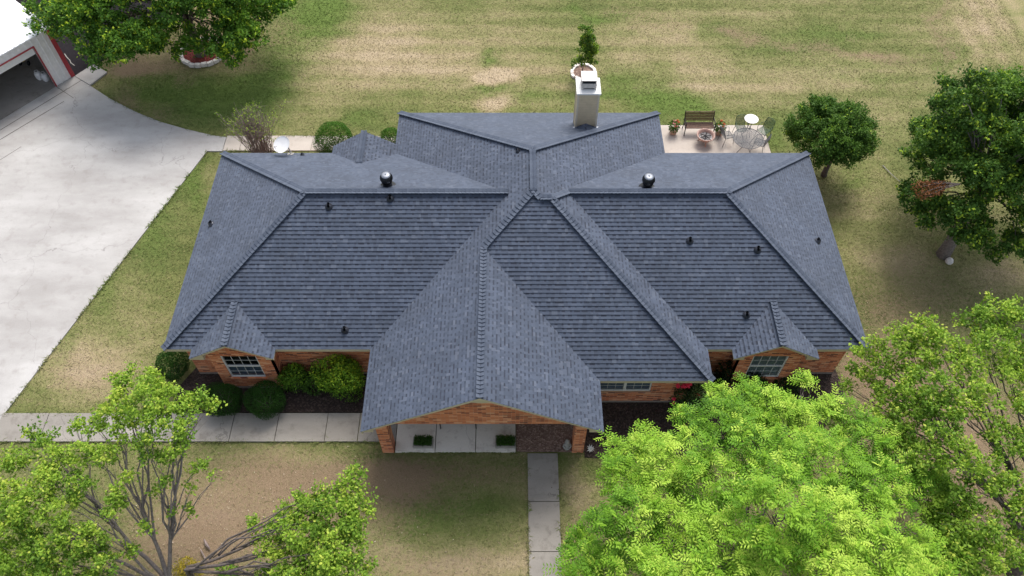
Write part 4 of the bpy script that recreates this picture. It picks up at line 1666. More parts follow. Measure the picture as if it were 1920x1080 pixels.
# --- big bright green tree, bottom right
tb = (6.7, 7.4, 0)
T1 = thing('shade_tree', tb, 'big bright lime-green feathery-leaved tree filling the bottom right', 'tree')
lo1 = [(1115, 1015, 3.4, .85), (1180, 905, 3.9, .85), (1165, 850, 3.4, .65), (1215, 835, 3.6, .6), (1255, 870, 4.8, 1.05), (1345, 800, 4.4, .95), (1335, 735, 3.7, .42), (1375, 760, 3.8, .6), (1405, 745, 3.9, .6),
       (1455, 765, 4.4, .7), (1512, 722, 3.8, .34), (1545, 790, 4.4, .8), (1480, 800, 4.7, .8), (1585, 780, 4.0, .6), (1625, 835, 4.5, .85), (1690, 885, 4.2, .8), (1745, 930, 3.9, .7), (1760, 1000, 3.6, .8), (1745, 885, 3.9, .6), (1785, 950, 3.6, .6), (1800, 1020, 3.4, .7), (1705, 840, 4.0, .55), (1790, 1080, 3.4, .8), (1660, 800, 4.0, .45), (1715, 1050, 4, .9), (1640, 930, 5.4, 1.0), (1555, 880, 5.7, 1.05),
       (1450, 860, 5.9, 1.05), (1350, 900, 6.0, 1.15), (1250, 965, 5.4, 1.05), (1170, 985, 4.6, .85), (1455, 965, 6.7, 1.15), (1560, 985, 6.3, 1.05),
       (1650, 1030, 5.4, 1.0), (1345, 1020, 6.1, 1.1), (1200, 1065, 4.8, .95), (1450, 1080, 6.3, 1.15), (1560, 1090, 5.8, 1.1), (1680, 1110, 4.8, 1.0), (1100, 1075, 3.8, .75), (1300, 1110, 5.6, 1.1), (1410, 800, 4.6, .8),
       (1430, 1180, 5.5, 1.3), (1250, 1200, 4.6, 1.1), (1600, 1220, 4.8, 1.2), (1290, 790, 3.6, .5)]
rz_ = random.Random(5)
lo1 = [(u, v, z + rz_.uniform(-.7, .45) * (1 if z > 4.2 else .3), r) for (u, v, z, r) in lo1]
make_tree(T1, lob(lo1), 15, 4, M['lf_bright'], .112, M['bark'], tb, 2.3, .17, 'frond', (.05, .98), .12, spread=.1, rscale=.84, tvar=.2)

# --- sparse tree, right edge
tb = px(1895, 1075, 0)
T2 = thing('young_oak_tree', tuple(tb), 'open sparse green tree with dark bare limbs at the right edge below the house corner', 'tree')
lo2 = [(1640, 655, 4.6, .34), (1615, 665, 4.4, .3), (1665, 690, 4.6, .4), (1700, 640, 5.2, .5), (1735, 620, 5.5, .45), (1765, 655, 5.6, .5), (1720, 680, 5.2, .5), (1830, 600, 5.2, .45), (1880, 590, 5.4, .5), (1915, 620, 5.4, .55), (1860, 650, 5.6, .5), (1810, 680, 5.6, .45),
       (1620, 705, 4.0, .3), (1600, 690, 3.9, .22), (1650, 735, 4.2, .35), (1585, 722, 3.6, .2), (1700, 740, 5.0, .5), (1760, 730, 5.6, .55), (1830, 730, 5.6, .45), (1890, 700, 5.2, .5), (1915, 760, 5.0, .4), (1700, 790, 4.8, .45), (1760, 790, 5.4, .55), (1810, 770, 5.4, .45),
       (1650, 785, 4.2, .35), (1690, 830, 4.4, .38), (1740, 850, 4.9, .45), (1800, 850, 5.2, .5), (1870, 830, 4.8, .4), (1850, 900, 4.6, .5), (1800, 920, 4.4, .45), (1900, 920, 4.2, .5), (1790, 980, 4.0, .55), (1850, 990, 4.2, .5), (1830, 1050, 3.8, .6), (1900, 1040, 3.6, .6),
       (1880, 800, 4.8, .3), (1780, 1060, 3.8, .5), (1930, 840, 4.6, .5), (1945, 680, 5.2, .6), (1940, 960, 4.2, .6), (1675, 760, 4.2, .3), (1725, 765, 5.0, .4)]
make_tree(T2, lob(lo2), 30, 9, M['lf_mid'], .10, M['bark'], tb, 1.6, .15, 'simple', (.15, .92), .14, sub=4, spread=.12, curve=.15, branch_r=.6, rscale=1.22, tvar=.12)

# --- sparse tree, bottom left
tb = px(345, 1120, 0)
T3 = thing('bare_limbed_tree', tuple(tb), 'sparse tree with fanned grey branches and light green leaf clusters at the bottom left', 'tree')
lo3 = [(235, 715, 5.4, .36), (285, 715, 5.5, .34), (215, 755, 5.5, .38), (265, 750, 5.8, .5), (320, 755, 5.7, .45), (365, 755, 5.4, .32), (395, 762, 5.2, .2), (345, 795, 5.5, .35), (290, 800, 5.6, .42), (235, 800, 5.4, .38), (180, 795, 5.1, .34), (150, 800, 4.9, .24), (195, 850, 5.1, .34),
       (85, 830, 4.6, .30), (60, 812, 4.4, .22), (110, 860, 4.7, .36), (160, 850, 5.0, .34), (30, 870, 4.3, .38), (90, 900, 4.7, .42), (150, 905, 4.8, .36), (10, 920, 4.2, .45), (60, 950, 4.4, .5), (120, 950, 4.5, .42), (20, 990, 4.0, .5), (90, 1010, 4.0, .5),
       (150, 1000, 4.2, .36), (30, 1050, 3.6, .55), (110, 1060, 3.5, .55), (190, 1050, 3.4, .42), (180, 1010, 3.9, .28), (-30, 950, 4.2, .6), (-30, 1050, 3.6, .6), (210, 960, 4.4, .2), (60, 1110, 3.2, .7), (170, 1110, 3.0, .5),
       (300, 860, 5.0, .20), (270, 840, 5.2, .25), (240, 895, 4.8, .18), (330, 850, 5.2, .24), (290, 920, 4.2, .14), (310, 905, 4.6, .16), (230, 945, 4.2, .16), (270, 985, 3.6, .16), (370, 875, 4.4, .20), (400, 893, 4.2, .12), (358, 915, 4.0, .13), (358, 950, 3.4, .15), (325, 957, 3.6, .10), (340, 830, 5.0, .2), (250, 1035, 3.0, .22), (215, 925, 4.6, .22)]
make_tree(T3, lob(lo3), 36, 10, M['lf_mid'], .092, M['bark_pale'], tb, 1.2, .15, 'simple', (.15, .92), .16, sub=3, spread=.11, curve=.12, branch_r=.5, rscale=1.25, tvar=.14, group_n=7)

# --- tree at the bottom with arching limbs
tb = px(398, 1125, 0)
T4 = thing('arching_tree', tuple(tb), 'leafy tree with bare dark limbs arching right, at the bottom left of the front path', 'tree')
lo4 = [(665, 893, 4.4, .24), (650, 925, 4.3, .36), (672, 960, 4.0, .32), (610, 935, 4.0, .32), (570, 955, 3.9, .36), (620, 975, 4.2, .46), (520, 985, 3.4, .30), (475, 985, 3.0, .16), (560, 1005, 3.8, .42), (665, 1010, 3.8, .32), (610, 1030, 4.0, .5),
       (520, 1035, 3.2, .34), (560, 1065, 3.4, .46), (640, 1070, 3.7, .46), (690, 1060, 3.2, .16), (600, 1110, 3.4, .6), (500, 1075, 2.6, .22), (540, 960, 3.4, .2), (480, 1010, 2.8, .14), (650, 990, 4.2, .3)]
make_tree(T4, lob(lo4), 40, 10, M['lf_mid'], .092, M['bark'], tb, .7, .11, 'simple', (.12, .88), .14, sub=2, spread=.12, curve=.9, branch_r=.7, rscale=1.4, tvar=.14, group_n=6)

# --- dark shade tree, top left
tb = (-15.4, 32.3, 0)
T5 = thing('shade_tree', tb, 'large dark green tree with yellow-green tips over the red mulch ring at the top left', 'tree')
lo5 = []
rs = random.Random(3)
for i in range(74):
    a_ = rs.uniform(0, 2 * math.pi)
    rr = math.sqrt(rs.random())
    ex = Vector((math.cos(a_) * rr * 5.0, math.sin(a_) * rr * 4.3, 0))
    zt = 2.3 + 4.9 * math.sqrt(max(0, 1 - rr ** 2)) * rs.uniform(.45, 1.0)
    lo5.append((Vector((-15.6, 32.4, 0)) + ex + Vector((0, 0, zt)), rs.uniform(.65, 1.0)))
for (u, v, z, r) in ((90, 15, 3.6, .5), (75, 45, 3.2, .45), (120, 65, 2.9, .5), (170, 95, 2.4, .4), (215, 95, 2.5, .5), (250, 90, 2.6, .6), (300, 85, 2.6, .6), (350, 85, 2.5, .5), (390, 90, 2.6, .55), (430, 80, 2.8, .5), (470, 70, 2.9, .5), (490, 40, 3.2, .4), (525, 15, 3.6, .45), (545, 5, 3.6, .3),
                     (140, 40, 3.4, .7), (60, 15, 3.4, .4), (205, 100, 1.9, .25), (180, 75, 2.6, .5), (420, 98, 2.2, .35), (455, 85, 2.5, .3), (330, 98, 2.2, .4), (280, 95, 2.3, .45), (365, 70, 3.0, .7), (310, 60, 3.3, .8), (260, 60, 3.3, .8), (420, 55, 3.4, .8), (470, 30, 3.6, .7), (510, 5, 3.8, .6), (140, 15, 4.0, .8), (200, 50, 3.4, .8), (230, 20, 4.4, .9), (330, 20, 4.6, 1.0), (400, 10, 4.6, .9), (450, 0, 4.4, .8), (100, 35, 3.4, .5)):
    lo5.append((px(u, v, z), r))
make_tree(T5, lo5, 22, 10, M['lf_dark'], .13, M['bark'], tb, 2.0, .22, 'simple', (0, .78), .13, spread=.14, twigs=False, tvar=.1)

# --- big tree, right
tb = px(1768, 478, 0)
T6 = thing('broadleaf_tree', tuple(tb), 'large dark green tree with a leaning trunk and dead brown branch on the right lawn', 'tree')
lo6 = []
cen = Vector((18.5, 21.4, 0))
for i in range(105):
    a_ = rs.uniform(0, 2 * math.pi)
    rr = math.sqrt(rs.random())
    ex = Vector((math.cos(a_) * rr * 3.5, math.sin(a_) * rr * 3.2, 0))
    zt = 1.9 + 5.4 * math.sqrt(max(0, 1 - rr ** 2)) * rs.uniform(.3, 1.0)
    lo6.append((cen + ex + Vector((0, 0, zt)), rs.uniform(.5, .82)))
for (u, v, z, r) in ((1775, 160, 6.2, .45), (1830, 150, 6.8, .5), (1880, 165, 6.8, .5), (1760, 200, 5.8, .5), (1765, 250, 5.2, .5), (1740, 270, 4.2, .4), (1715, 285, 3.4, .35), (1700, 290, 3.0, .25), (1720, 310, 3.2, .4), (1750, 330, 3.2, .5), (1725, 395, 2.4, .35), (1735, 415, 2.4, .4), (1770, 410, 2.8, .4),
                     (1800, 440, 2.6, .4), (1840, 460, 2.2, .4), (1860, 480, 1.9, .3), (1905, 440, 2.2, .4), (1712, 238, 3.4, .18), (1920, 470, 2.0, .3), (1800, 180, 6.6, .4), (1750, 380, 2.8, .4)):
    lo6.append((px(u, v, z), r))
make_tree(T6, lo6, 30, 10, M['lf_oak'], .115, M['bark_pale'], tb, 2.6, .20, 'simple', (0, .78), .12, spread=.13, tvar=.1, twigs=False, forkxy=(17.9, 20.6))
# its dead branch
m1 = MB()
P_, D_ = [], []
a_ = px(1800, 345, 4.4)
for (u, v) in ((1712, 352), (1716, 366), (1728, 372), (1745, 350), (1722, 346)):
    e_ = px(u, v, 4.0)
    m1.tube([a_, a_.lerp(e_, .5) + Vector((0, 0, .12)), e_], [.03, .02, .006], 5)
    for k in range(150):
        q = a_.lerp(e_, random.uniform(.35, 1.02)) + Vector((random.gauss(0, .07), random.gauss(0, .07), random.gauss(0.05, .05)))
        P_.append(q)
br = m1.build('dead_branch', M['bark'], T6)
P_ = np.array([tuple(q) for q in P_])
leaf_mesh('dead_leaves', P_, rand_dirs(len(P_)), rand_dirs(len(P_)), .11, .045, RNG.random(len(P_)), M['lf_brown'], br)

# --- round tree
tb = px(1545, 328, 0)
T7 = thing('round_tree', tuple(tb), 'dense dark green ball-shaped tree behind the right rear corner of the house', 'tree')
c7 = px(1555, 258, 2.05)
lo7 = [(c7, 1.45)]
for i in range(46):
    d = rand_dirs(1)[0]
    if d[2] < -.55:
        d[2] = -d[2]
    lo7.append((c7 + Vector(tuple(d * np.array([1.30, 1.28, 1.12]))), rs.uniform(.48, .68)))
make_tree(T7, lo7, 46, 9, M['lf_oak'], .085, M['bark'], tb, 1.0, .10, 'simple', (.05, .72), .02, spread=.10, twigs=False, squash=.95)

# --- young tree with ring, behind the chimney
tb = px(1092, 138, 0)
T8 = thing('sapling', tuple(tb), 'small upright green sapling in a white stone ring behind the chimney', 'tree')
lo8 = []
for i in range(15):
    f_ = i / 14
    lo8.append((Vector((tb.x + .12 + rs.uniform(-.28, .28) * (1.1 - f_ * .5), tb.y + rs.uniform(-.28, .28), .75 + 1.65 * f_)), rs.uniform(.26, .36)))
lo8 += [(px(1076, 118, .8), .2), (px(1087, 112, 1.0), .22), (px(1085, 96, 1.4), .15)]
make_tree(T8, lo8, 60, 8, M['lf_oak'], .08, M['bark'], tb, .5, .03, 'simple', (.1, 1.0), .15, sub=1, spread=.06)

# --- shrubs
def shrub(name, label, group, c, rx, ry, rz, n, leafm, size, tint=(0, .8), rough=.12, zc=None, stem=True, nlobes=0, lr=.3, up=.2):
    """foliage over an ellipsoid standing on the ground"""
    root = thing(name, (c[0], c[1], 0), label, 'bush', group)
    cen_ = np.array([c[0], c[1], rz * .98 if zc is None else zc])
    d = rand_dirs(n)
    d[:, 2] += .15
    d = unit(d)
    d = d[d[:, 2] > -.9]
    ph = RNG.random(4) * 9
    b_ = 1 + rough * np.sin(3 * d[:, 0] + ph[0]) * np.sin(3.4 * d[:, 1] + ph[1]) + rough * .6 * np.sin(6 * d[:, 2] + 4 * d[:, 0] + ph[2])
    r = b_ * (1 - .22 * RNG.random(len(d)) ** 2)
    P = cen_ + d * r[:, None] * np.array([rx, ry, rz])
    if nlobes:
        for k in range(nlobes):
            dd = rand_dirs(1)[0]
            dd[2] = abs(dd[2]) * .9
            cc = cen_ + dd * np.array([rx, ry, rz]) * .75
            m_ = n // nlobes
            d2 = rand_dirs(m_)
            d2[:, 2] = np.abs(d2[:, 2]) * .8 + .1 * d2[:, 2]
            P = np.concatenate([P, cc + d2 * lr * (1 - .5 * RNG.random((m_, 1)) ** 2)])
            d = np.concatenate([d, d2])
    keep = P[:, 2] > .03
    P, d = P[keep], d[keep]
    m_ = len(P)
    D = unit(d * .7 + rand_dirs(m_) + np.array([0, 0, up]))
    Nn = unit(d + .7 * rand_dirs(m_))
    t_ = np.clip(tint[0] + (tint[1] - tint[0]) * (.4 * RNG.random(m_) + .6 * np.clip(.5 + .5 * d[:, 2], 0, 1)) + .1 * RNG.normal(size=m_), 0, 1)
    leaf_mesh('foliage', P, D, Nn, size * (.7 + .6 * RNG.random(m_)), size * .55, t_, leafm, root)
    sm = MB()
    for k in range(6):
        a_ = k * 1.05
        e_ = Vector((c[0] + rx * .55 * math.cos(a_), c[1] + ry * .55 * math.sin(a_), cen_[2] * 1.1))
        sm.tube([(c[0], c[1], -.05), (c[0] + rx * .2 * math.cos(a_), c[1] + ry * .2 * math.sin(a_), cen_[2] * .5), e_], [.03, .02, .008], 5)
    sm.build('stems', M['bark'], root)
    return root


g_ = 'clipped round bushes'
q = px(418, 752, .55)
shrub('round_bush', 'dark round clipped bush in the front bed, left of the pair under the window', g_, (q.x, q.y + .05), .66, .62, .58, 9000, M['lf_box'], .045, (-.1, .45))  # leaf tint lowered to paint in the window bay's shade
q = px(497, 752, .55)
shrub('round_bush', 'dark round clipped bush in the front bed, right of the pair under the window', g_, (q.x, q.y + .05), .66, .62, .58, 9000, M['lf_box'], .045, (-.1, .45))  # leaves coloured dark for shade from the bay above
q = px(326, 684, .55)
shrub('round_bush', 'dark round bush at the left front corner of the house', g_, (q.x - .02, q.y), .50, .55, .60, 7000, M['lf_box'], .05, (-.1, .5))  # leaf tint darkened here too, for shade at the house front
q = px(628, 262, .6)
shrub('round_bush', 'big green clipped bush on the back path left of the small rear gable', g_, (q.x, q.y), .86, .74, .68, 12000, M['lf_box'], .05, (.2, 1.0))
q = px(733, 262, .5)
shrub('round_bush', 'small green clipped bush on the back path against the rear wing', g_, (q.x + .05, q.y), .55, .5, .5, 6000, M['lf_box'], .05, (.2, 1.0))
q = px(552, 716, .5)
shrub('leafy_shrub', 'small loose green shrub between the dark round bush and the bright shrub', 'front bed shrubs', (q.x, q.y + .1), .50, .42, .50, 1100, M['lf_dark'], .085, (.1, .85), .3, nlobes=6, lr=.26)
q = px(636, 708, .8)
shrub('leafy_shrub', 'large bright green shrub in the corner beside the porch roof', 'front bed shrubs', (q.x, q.y + .02), .86, .66, .80, 3600, M['lf_dark'], .085, (.3, 1.0), .25, nlobes=12, lr=.30, up=.5)
q = px(590, 722, .4)
shrub('leafy_shrub', 'low dark shrub squeezed between the small shrub and the large bright one', 'front bed shrubs', (q.x, q.y + .15), .45, .4, .42, 1500, M['lf_oak'], .075, (0, .6), .25)
# red flowering shrub
q = px(1300, 748, .8)
rs_ = shrub('flowering_shrub', 'dark shrub with crimson flowers at the right end of the front window wall', None, (q.x + .02, q.y + .08), .60, .55, .72, 2600, M['lf_holly'], .075, (.1, 1.0), .3, nlobes=8, lr=.26)
def flower(c, r, mt_, parent):
    m_ = MB()
    n_, k_ = 9, 6
    for i in range(k_ + 1):
        ph = math.pi * i / k_
        for j in range(n_):
            t = 2 * math.pi * j / n_
            q_ = r * random.uniform(.6, 1.25)
            m_.v.append((c[0] + q_ * math.sin(ph) * math.cos(t), c[1] + q_ * math.sin(ph) * math.sin(t), c[2] + q_ * math.cos(ph)))
    for i in range(k_):
        for j in range(n_):
            m_.f.append([i * n_ + j, i * n_ + (j + 1) % n_, (i + 1) * n_ + (j + 1) % n_, (i + 1) * n_ + j])
            m_.uv.append([(0, 0)] * 4)
    m_.build('flower', mt_, parent)


for (u, v, z, n_) in ((1286, 722, 1.45, 7), (1274, 722, 1.4, 4), (1295, 724, 1.4, 4), (1264, 758, .5, 2), (1306, 742, 1.2, 2), (1268, 742, .9, 1)):
    for k in range(n_):
        flower(px(u, v, z) + Vector((random.gauss(0, .06), random.gauss(0, .06), random.gauss(0, .05))), random.uniform(.045, .075), M['crimson'], rs_)
# dark shrubs round the right bay
for i, (u, v, z, r, lb) in enumerate(((1372, 700, .5, .55, 'dark shrub in the recess left of the right window bay'), (1410, 725, .4, .5, 'low dark shrub under the left end of the right bay window'),
                                      (1470, 728, .35, .5, 'low dark shrub under the right end of the right bay window'), (1340, 735, .5, .5, 'dark shrub beside the crimson flowering shrub'))):
    q = px(u, v, z)
    shrub('dark_shrub', lb, 'dark shrubs by the right bay', (q.x, q.y), r, r * .8, z * 1.2, 2600, M['lf_holly'], .07, (0, .5), .25)
# plants by the pad behind right wing (mulch side) and the yellow plant at bottom left
q = px(352, 1068, .3)
shrub('yellow_shrub', 'small yellow-leaved shrub at the foot of the bottom left tree', None, (q.x, q.y), .38, .3, .3, 900, M['lf_yellow'], .07, (.2, 1.0), .3)
q = px(428, 1072, .2)
shrub('weed_clump', 'low dark green weeds under the arching tree', None, (q.x, q.y), .32, .25, .22, 500, M['lf_dark'], .08, (.2, .9), .3)

# bare twiggy bush at the back left
tb = px(492, 287, 0)
bb = thing('bare_bush', tuple(tb), 'half-bare twiggy brown bush beyond the roof behind the satellite dish', 'bush')
m1 = MB()
tips = []
for k in range(130):
    a_ = random.uniform(0, 2 * math.pi)
    sp_ = abs(random.gauss(.0, .55)) + .1
    h_ = random.uniform(1.4, 2.7) * (1 - .12 * sp_)
    b0 = Vector((tb.x + math.cos(a_) * .55 * random.random(), tb.y + math.sin(a_) * .45 * random.random(), 0))
    e_ = Vector((tb.x + math.cos(a_) * sp_ * 1.15, tb.y + math.sin(a_) * sp_ * .9, h_))
    md = b0.lerp(e_, .5) + Vector((random.gauss(0, .06), random.gauss(0, .06), .1))
    m1.tube([b0, md, e_], [.012, .009, .003], 4, cap=False)
    tips.append((md, e_))
    for j in range(7):
        s0 = md.lerp(e_, random.uniform(0, .95))
        e2 = s0 + Vector((random.gauss(0, .16), random.gauss(0, .16), random.uniform(.08, .38)))
        m1.tube([s0, e2], [.007, .003], 3, cap=False)
        tips.append((s0, e2))
m1.build('twigs', M['twig'], bb)
P_ = np.array([tuple(a_.lerp(b_, random.uniform(.3, 1)) + Vector((random.gauss(0, .03), random.gauss(0, .03), 0))) for a_, b_ in tips for k in range(3) if random.random() < (.75 if abs(b_.x - tb.x) > .75 or b_.z > 2.2 or b_.z < 1.0 else .12)])
leaf_mesh('foliage', P_, rand_dirs(len(P_)), rand_dirs(len(P_)) + np.array([0, 0, 1]), .075, .04, .4 + .6 * RNG.random(len(P_)), M['lf_mid'], bb)


# tree rings: every block its own thing
def ring(cx, cy, rx, ry, n_, w, d_, h, label, group, start=0.0, span=2 * math.pi, mt_=M['edging']):
    for k in range(n_):
        t0 = start + span * k / n_
        t1 = start + span * (k + 1) / n_
        gap_ = (t1 - t0) * random.uniform(.02, .08)
        m_ = MB()
        pts = []
        ro = random.uniform(-.03, .03)
        for j in range(4):
            t = t0 + gap_ + (t1 - t0 - 2 * gap_) * j / 3
            pts.append((cx + (rx + ro) * math.cos(t), cy + (ry + ro) * math.sin(t)))
        for j in range(3, -1, -1):
            t = t0 + gap_ + (t1 - t0 - 2 * gap_) * j / 3
            pts.append((cx + (rx + ro - d_) * math.cos(t), cy + (ry + ro - d_) * math.sin(t)))
        hh = h * random.uniform(.9, 1.1)
        m_.prism(pts[:8], -.03, hh)
        mc = (cx + rx * math.cos((t0 + t1) / 2), cy + ry * math.sin((t0 + t1) / 2), 0)
        tag(m_.build('edging_block', mt_, origin=mc), label, 'edging block', group)


rc = px(381, 100, 0)
ring(rc.x, rc.y, 1.13, 1.10, 22, .3, .17, .16, 'white concrete edging block in the ring round the red mulch under the top left tree', 'ring of blocks round the red mulch')
m1 = MB()
m1.lathe([(0.98, .07), (.6, .12), (.0, .15)], (rc.x, rc.y, 0), 28)
tag(m1.build('red_mulch', M['redmulch'], origin=(rc.x, rc.y, 0)), 'red wood-chip mulch inside the white block ring', 'mulch', kind='stuff')
r2 = px(1094, 137, 0)
ring(r2.x - .02, r2.y, .62, .62, 13, .2, .14, .12, 'white stone in the small ring round the sapling behind the chimney', 'ring of stones round the sapling')
m1 = MB()
m1.lathe([(.5, .04), (.3, .07), (.0, .08)], (r2.x, r2.y, 0), 20)
tag(m1.build('pebble_mulch', M['pebble'], origin=(r2.x, r2.y, 0)), 'reddish pebbles inside the small white stone ring', 'mulch', kind='stuff')


# ================================================================== PATIO THINGS
PZ = .08


def bench(name, loc, label, w=1.27, flip=False, iron=M['black'], wood=M['wood'], slats=True):
    o = Vector(loc)
    t = thing(name, tuple(o), label, 'bench')
    m1 = MB()
    for k in range(5):
        y = .0 + k * .085
        m1.box(o.x - w / 2, o.x + w / 2, o.y + y, o.y + y + .065, o.z + .41, o.z + .435)
    m1.build('seat', wood, t)
    m1 = MB()
    for k in range(6):
        z = .50 + k * .075
        y = .44 + k * .02
        m1.box(o.x - w / 2, o.x + w / 2, o.y + y, o.y + y + .022, o.z + z, o.z + z + .055)
    m1.build('backrest', wood, t)
    for s in (-1, 1):
        m1 = MB()
        x = o.x + s * (w / 2 + .015)
        m1.tube([(x, o.y - .03, o.z), (x, o.y + .0, o.z + .2), (x, o.y - .02, o.z + .42), (x, o.y - .02, o.z + .60), (x, o.y + .04, o.z + .66), (x, o.y + .40, o.z + .64), (x, o.y + .50, o.z + .64)], .022, 6)
        m1.tube([(x, o.y + .50, o.z), (x, o.y + .42, o.z + .25), (x, o.y + .44, o.z + .45), (x, o.y + .58, o.z + .95)], .022, 6)
        m1.tube([(x, o.y - .02, o.z + .40), (x, o.y + .44, o.z + .40)], .018, 6)
        m1.build('side_frame', iron, t)
    return t


q = px(1309, 254, PZ)
bench('park_bench', (q.x, q.y, PZ), 'slatted wooden bench with black iron ends on the back patio')

# fire pit
q = px(1320, 267, PZ)
q.z = PZ
t = thing('fire_pit', tuple(q), 'round clay-coloured fire bowl in front of the patio bench', 'fire pit')
m1 = MB()
m1.lathe([(.0, .16), (.16, .17), (.27, .24), (.35, .35), (.375, .43), (.41, .44), (.41, .47), (.365, .47), (.33, .38), (.25, .27), (.14, .21), (.0, .20)], q, 28)
m1.build('bowl', M['copper'], t, smooth=True)
m1 = MB()
m1.lathe([(.30, .335), (.2, .30), (.0, .29)], q, 20)
m1.build('ash', M['ash'], t)
m1 = MB()
for a_ in (.3, 1.3, 2.4):
    m1.tube([q + Vector((.26 * math.cos(a_), .26 * math.sin(a_), .35)), q + Vector((0, 0, .40)), q + Vector((-.26 * math.cos(a_), -.26 * math.sin(a_), .34))], .022, 5)
m1.build('log', M['black'], t)
for k in range(3):
    a_ = k * 2.1 - 1.5
    m1 = MB()
    m1.tube([q + Vector((.28 * math.cos(a_), .28 * math.sin(a_), 0)), q + Vector((.2 * math.cos(a_), .2 * math.sin(a_), .2))], .03, 6)
    m1.build('leg', M['copper'], t)


def planter(u, v, label, petals, petal2=None, size=.15, hgt=.55, potm=M['pot']):
    q = px(u, v, PZ)
    q.z = PZ
    t = thing('potted_plant', tuple(q), label, 'potted plant', 'flower pots on the patio')
    m1 = MB()
    s = size
    pts = [(-.8 * s, -.8 * s, 0), (.8 * s, -.8 * s, 0), (.8 * s, .8 * s, 0), (-.8 * s, .8 * s, 0), (-s, -s, .27), (s, -s, .27), (s, s, .27), (-s, s, .27),
           (-s * .86, -s * .86, .27), (s * .86, -s * .86, .27), (s * .86, s * .86, .27), (-s * .86, s * .86, .27), (-s * .8, -s * .8, .22), (s * .8, -s * .8, .22), (s * .8, s * .8, .22), (-s * .8, s * .8, .22)]
    m1.add([q + Vector(p_) for p_ in pts], [(3, 2, 1, 0), (12, 13, 14, 15)] + [(a_ + i, a_ + (i + 1) % 4, b_ + (i + 1) % 4, b_ + i) for a_, b_ in ((0, 4), (4, 8), (8, 12)) for i in range(4)])
    m1.build('pot', potm, t)
    n_ = 420
    d = rand_dirs(n_)
    P = np.array([q.x, q.y, q.z + .42]) + d * RNG.random((n_, 1)) ** .4 * np.array([.24, .24, .26])
    leaf_mesh('foliage', P, d, rand_dirs(n_), .09, .04, .6 * RNG.random(n_), M['lf_oak'], t)
    for mm, sg, nn_ in ((petals, 1, 60), (petal2, 2, 40)):
        if mm is None:
            continue
        for k in range(7 if sg == 1 else 4):
            d = rand_dirs(1)[0]
            flower((q.x + (.03 if sg == 1 else .12) + d[0] * .15, q.y + .02 + d[1] * .15, q.z + .50 + abs(d[2]) * .24), random.uniform(.03, .05), mm, t)
    return t


planter(1261, 250, 'square stone pot with pink and orange flowers left of the patio bench', M['pink'], M['orange'])
planter(1347, 251, 'square stone pot with orange-red foliage plant right of the patio bench', M['orange'], None)


def mesh_disc(m_, c, r, step=.045, w=.007, rect=None, mt=None):
    """expanded-metal surface as real crossing wires"""
    k = -r if rect is None else -rect[0]
    lim = r if rect is None else rect[0]
    x = k
    while x <= lim + 1e-6:
        h = math.sqrt(max(0, r * r - x * x)) if rect is None else rect[1]
        if h > .01:
            m_.box(x - w / 2, x + w / 2, -h, h, -.003, .003, mt)
        x += step
    lim = r if rect is None else rect[1]
    y = -lim
    while y <= lim + 1e-6:
        h = math.sqrt(max(0, r * r - y * y)) if rect is None else rect[0]
        if h > .01:
            m_.box(-h, h, y - w / 2, y + w / 2, .0035, .0095, mt)
        y += step


q = px(1403, 259, .80)
q.z = PZ
t = thing('patio_table', tuple(q), 'large round grey mesh-top iron table on the patio', 'table')
m1 = MB()
mesh_disc(m1, q, .64, .04, .010, mt=Matrix.Translation(q + Vector((0, 0, .71))) @ Matrix.Rotation(.6, 4, 'Z'))
m1.build('mesh_top', M['iron'], t)
m1 = MB()
m1.tube([q + Vector((.65 * math.cos(a_), .65 * math.sin(a_), .71)) for a_ in np.linspace(0, 2 * math.pi, 40)], .016, 6)
m1.build('rim', M['iron'], t)
for k in range(4):
    a_ = k * math.pi / 2 + .5
    c_, s_ = math.cos(a_), math.sin(a_)
    m1 = MB()
    m1.tube([q + Vector((.52 * c_, .52 * s_, .70)), q + Vector((.30 * c_, .30 * s_, .5)), q + Vector((.18 * c_, .18 * s_, .28)), q + Vector((.36 * c_, .36 * s_, .12)), q + Vector((.50 * c_, .50 * s_, 0))], .013, 6)
    m1.build('leg', M['iron'], t)
m1 = MB()
m1.tube([q + Vector((.19 * math.cos(a_), .19 * math.sin(a_), .3)) for a_ in np.linspace(0, 2 * math.pi, 20)], .01, 5)
m1.build('leg_ring', M['iron'], t)


def iron_chair(label, loc, rot, mt_):
    t = thing('patio_chair', loc, label, 'chair', 'iron mesh chairs round the patio table', local=True)
    t.rotation_euler = (0, 0, rot)
    m1 = MB()
    mesh_disc(m1, None, 0, .04, .011, (.22, .21), Matrix.Translation((0, 0, .42)))
    m1.tube([(-.22, -.21, .42), (.22, -.21, .42), (.22, .21, .42), (-.22, .21, .42), (-.22, -.21, .42)], .012, 5)
    m1.build('seat', mt_, t)
    m1 = MB()
    mb_ = Matrix.Translation((0, .28, .68)) @ Matrix.Rotation(R(72), 4, 'X')
    mesh_disc(m1, None, 0, .04, .011, (.21, .22), mb_)
    m1.tube([(-.22, .21, .42), (-.23, .30, .70), (-.20, .35, .88), (0, .37, .93), (.20, .35, .88), (.23, .30, .70), (.22, .21, .42)], .013, 5)
    m1.build('backrest', mt_, t)
    for s in (-1, 1):
        m1 = MB()
        m1.tube([(s * .22, -.20, .42), (s * .24, -.26, 0)], .011, 5)
        m1.build('leg', mt_, t)
        m1 = MB()
        m1.tube([(s * .22, .20, .42), (s * .24, .27, 0)], .011, 5)
        m1.build('leg', mt_, t)
        m1 = MB()
        m1.tube([(s * .23, .29, .66), (s * .27, .05, .66), (s * .26, -.18, .62), (s * .22, -.20, .42)], .011, 5)
        m1.build('armrest', mt_, t)
    return t


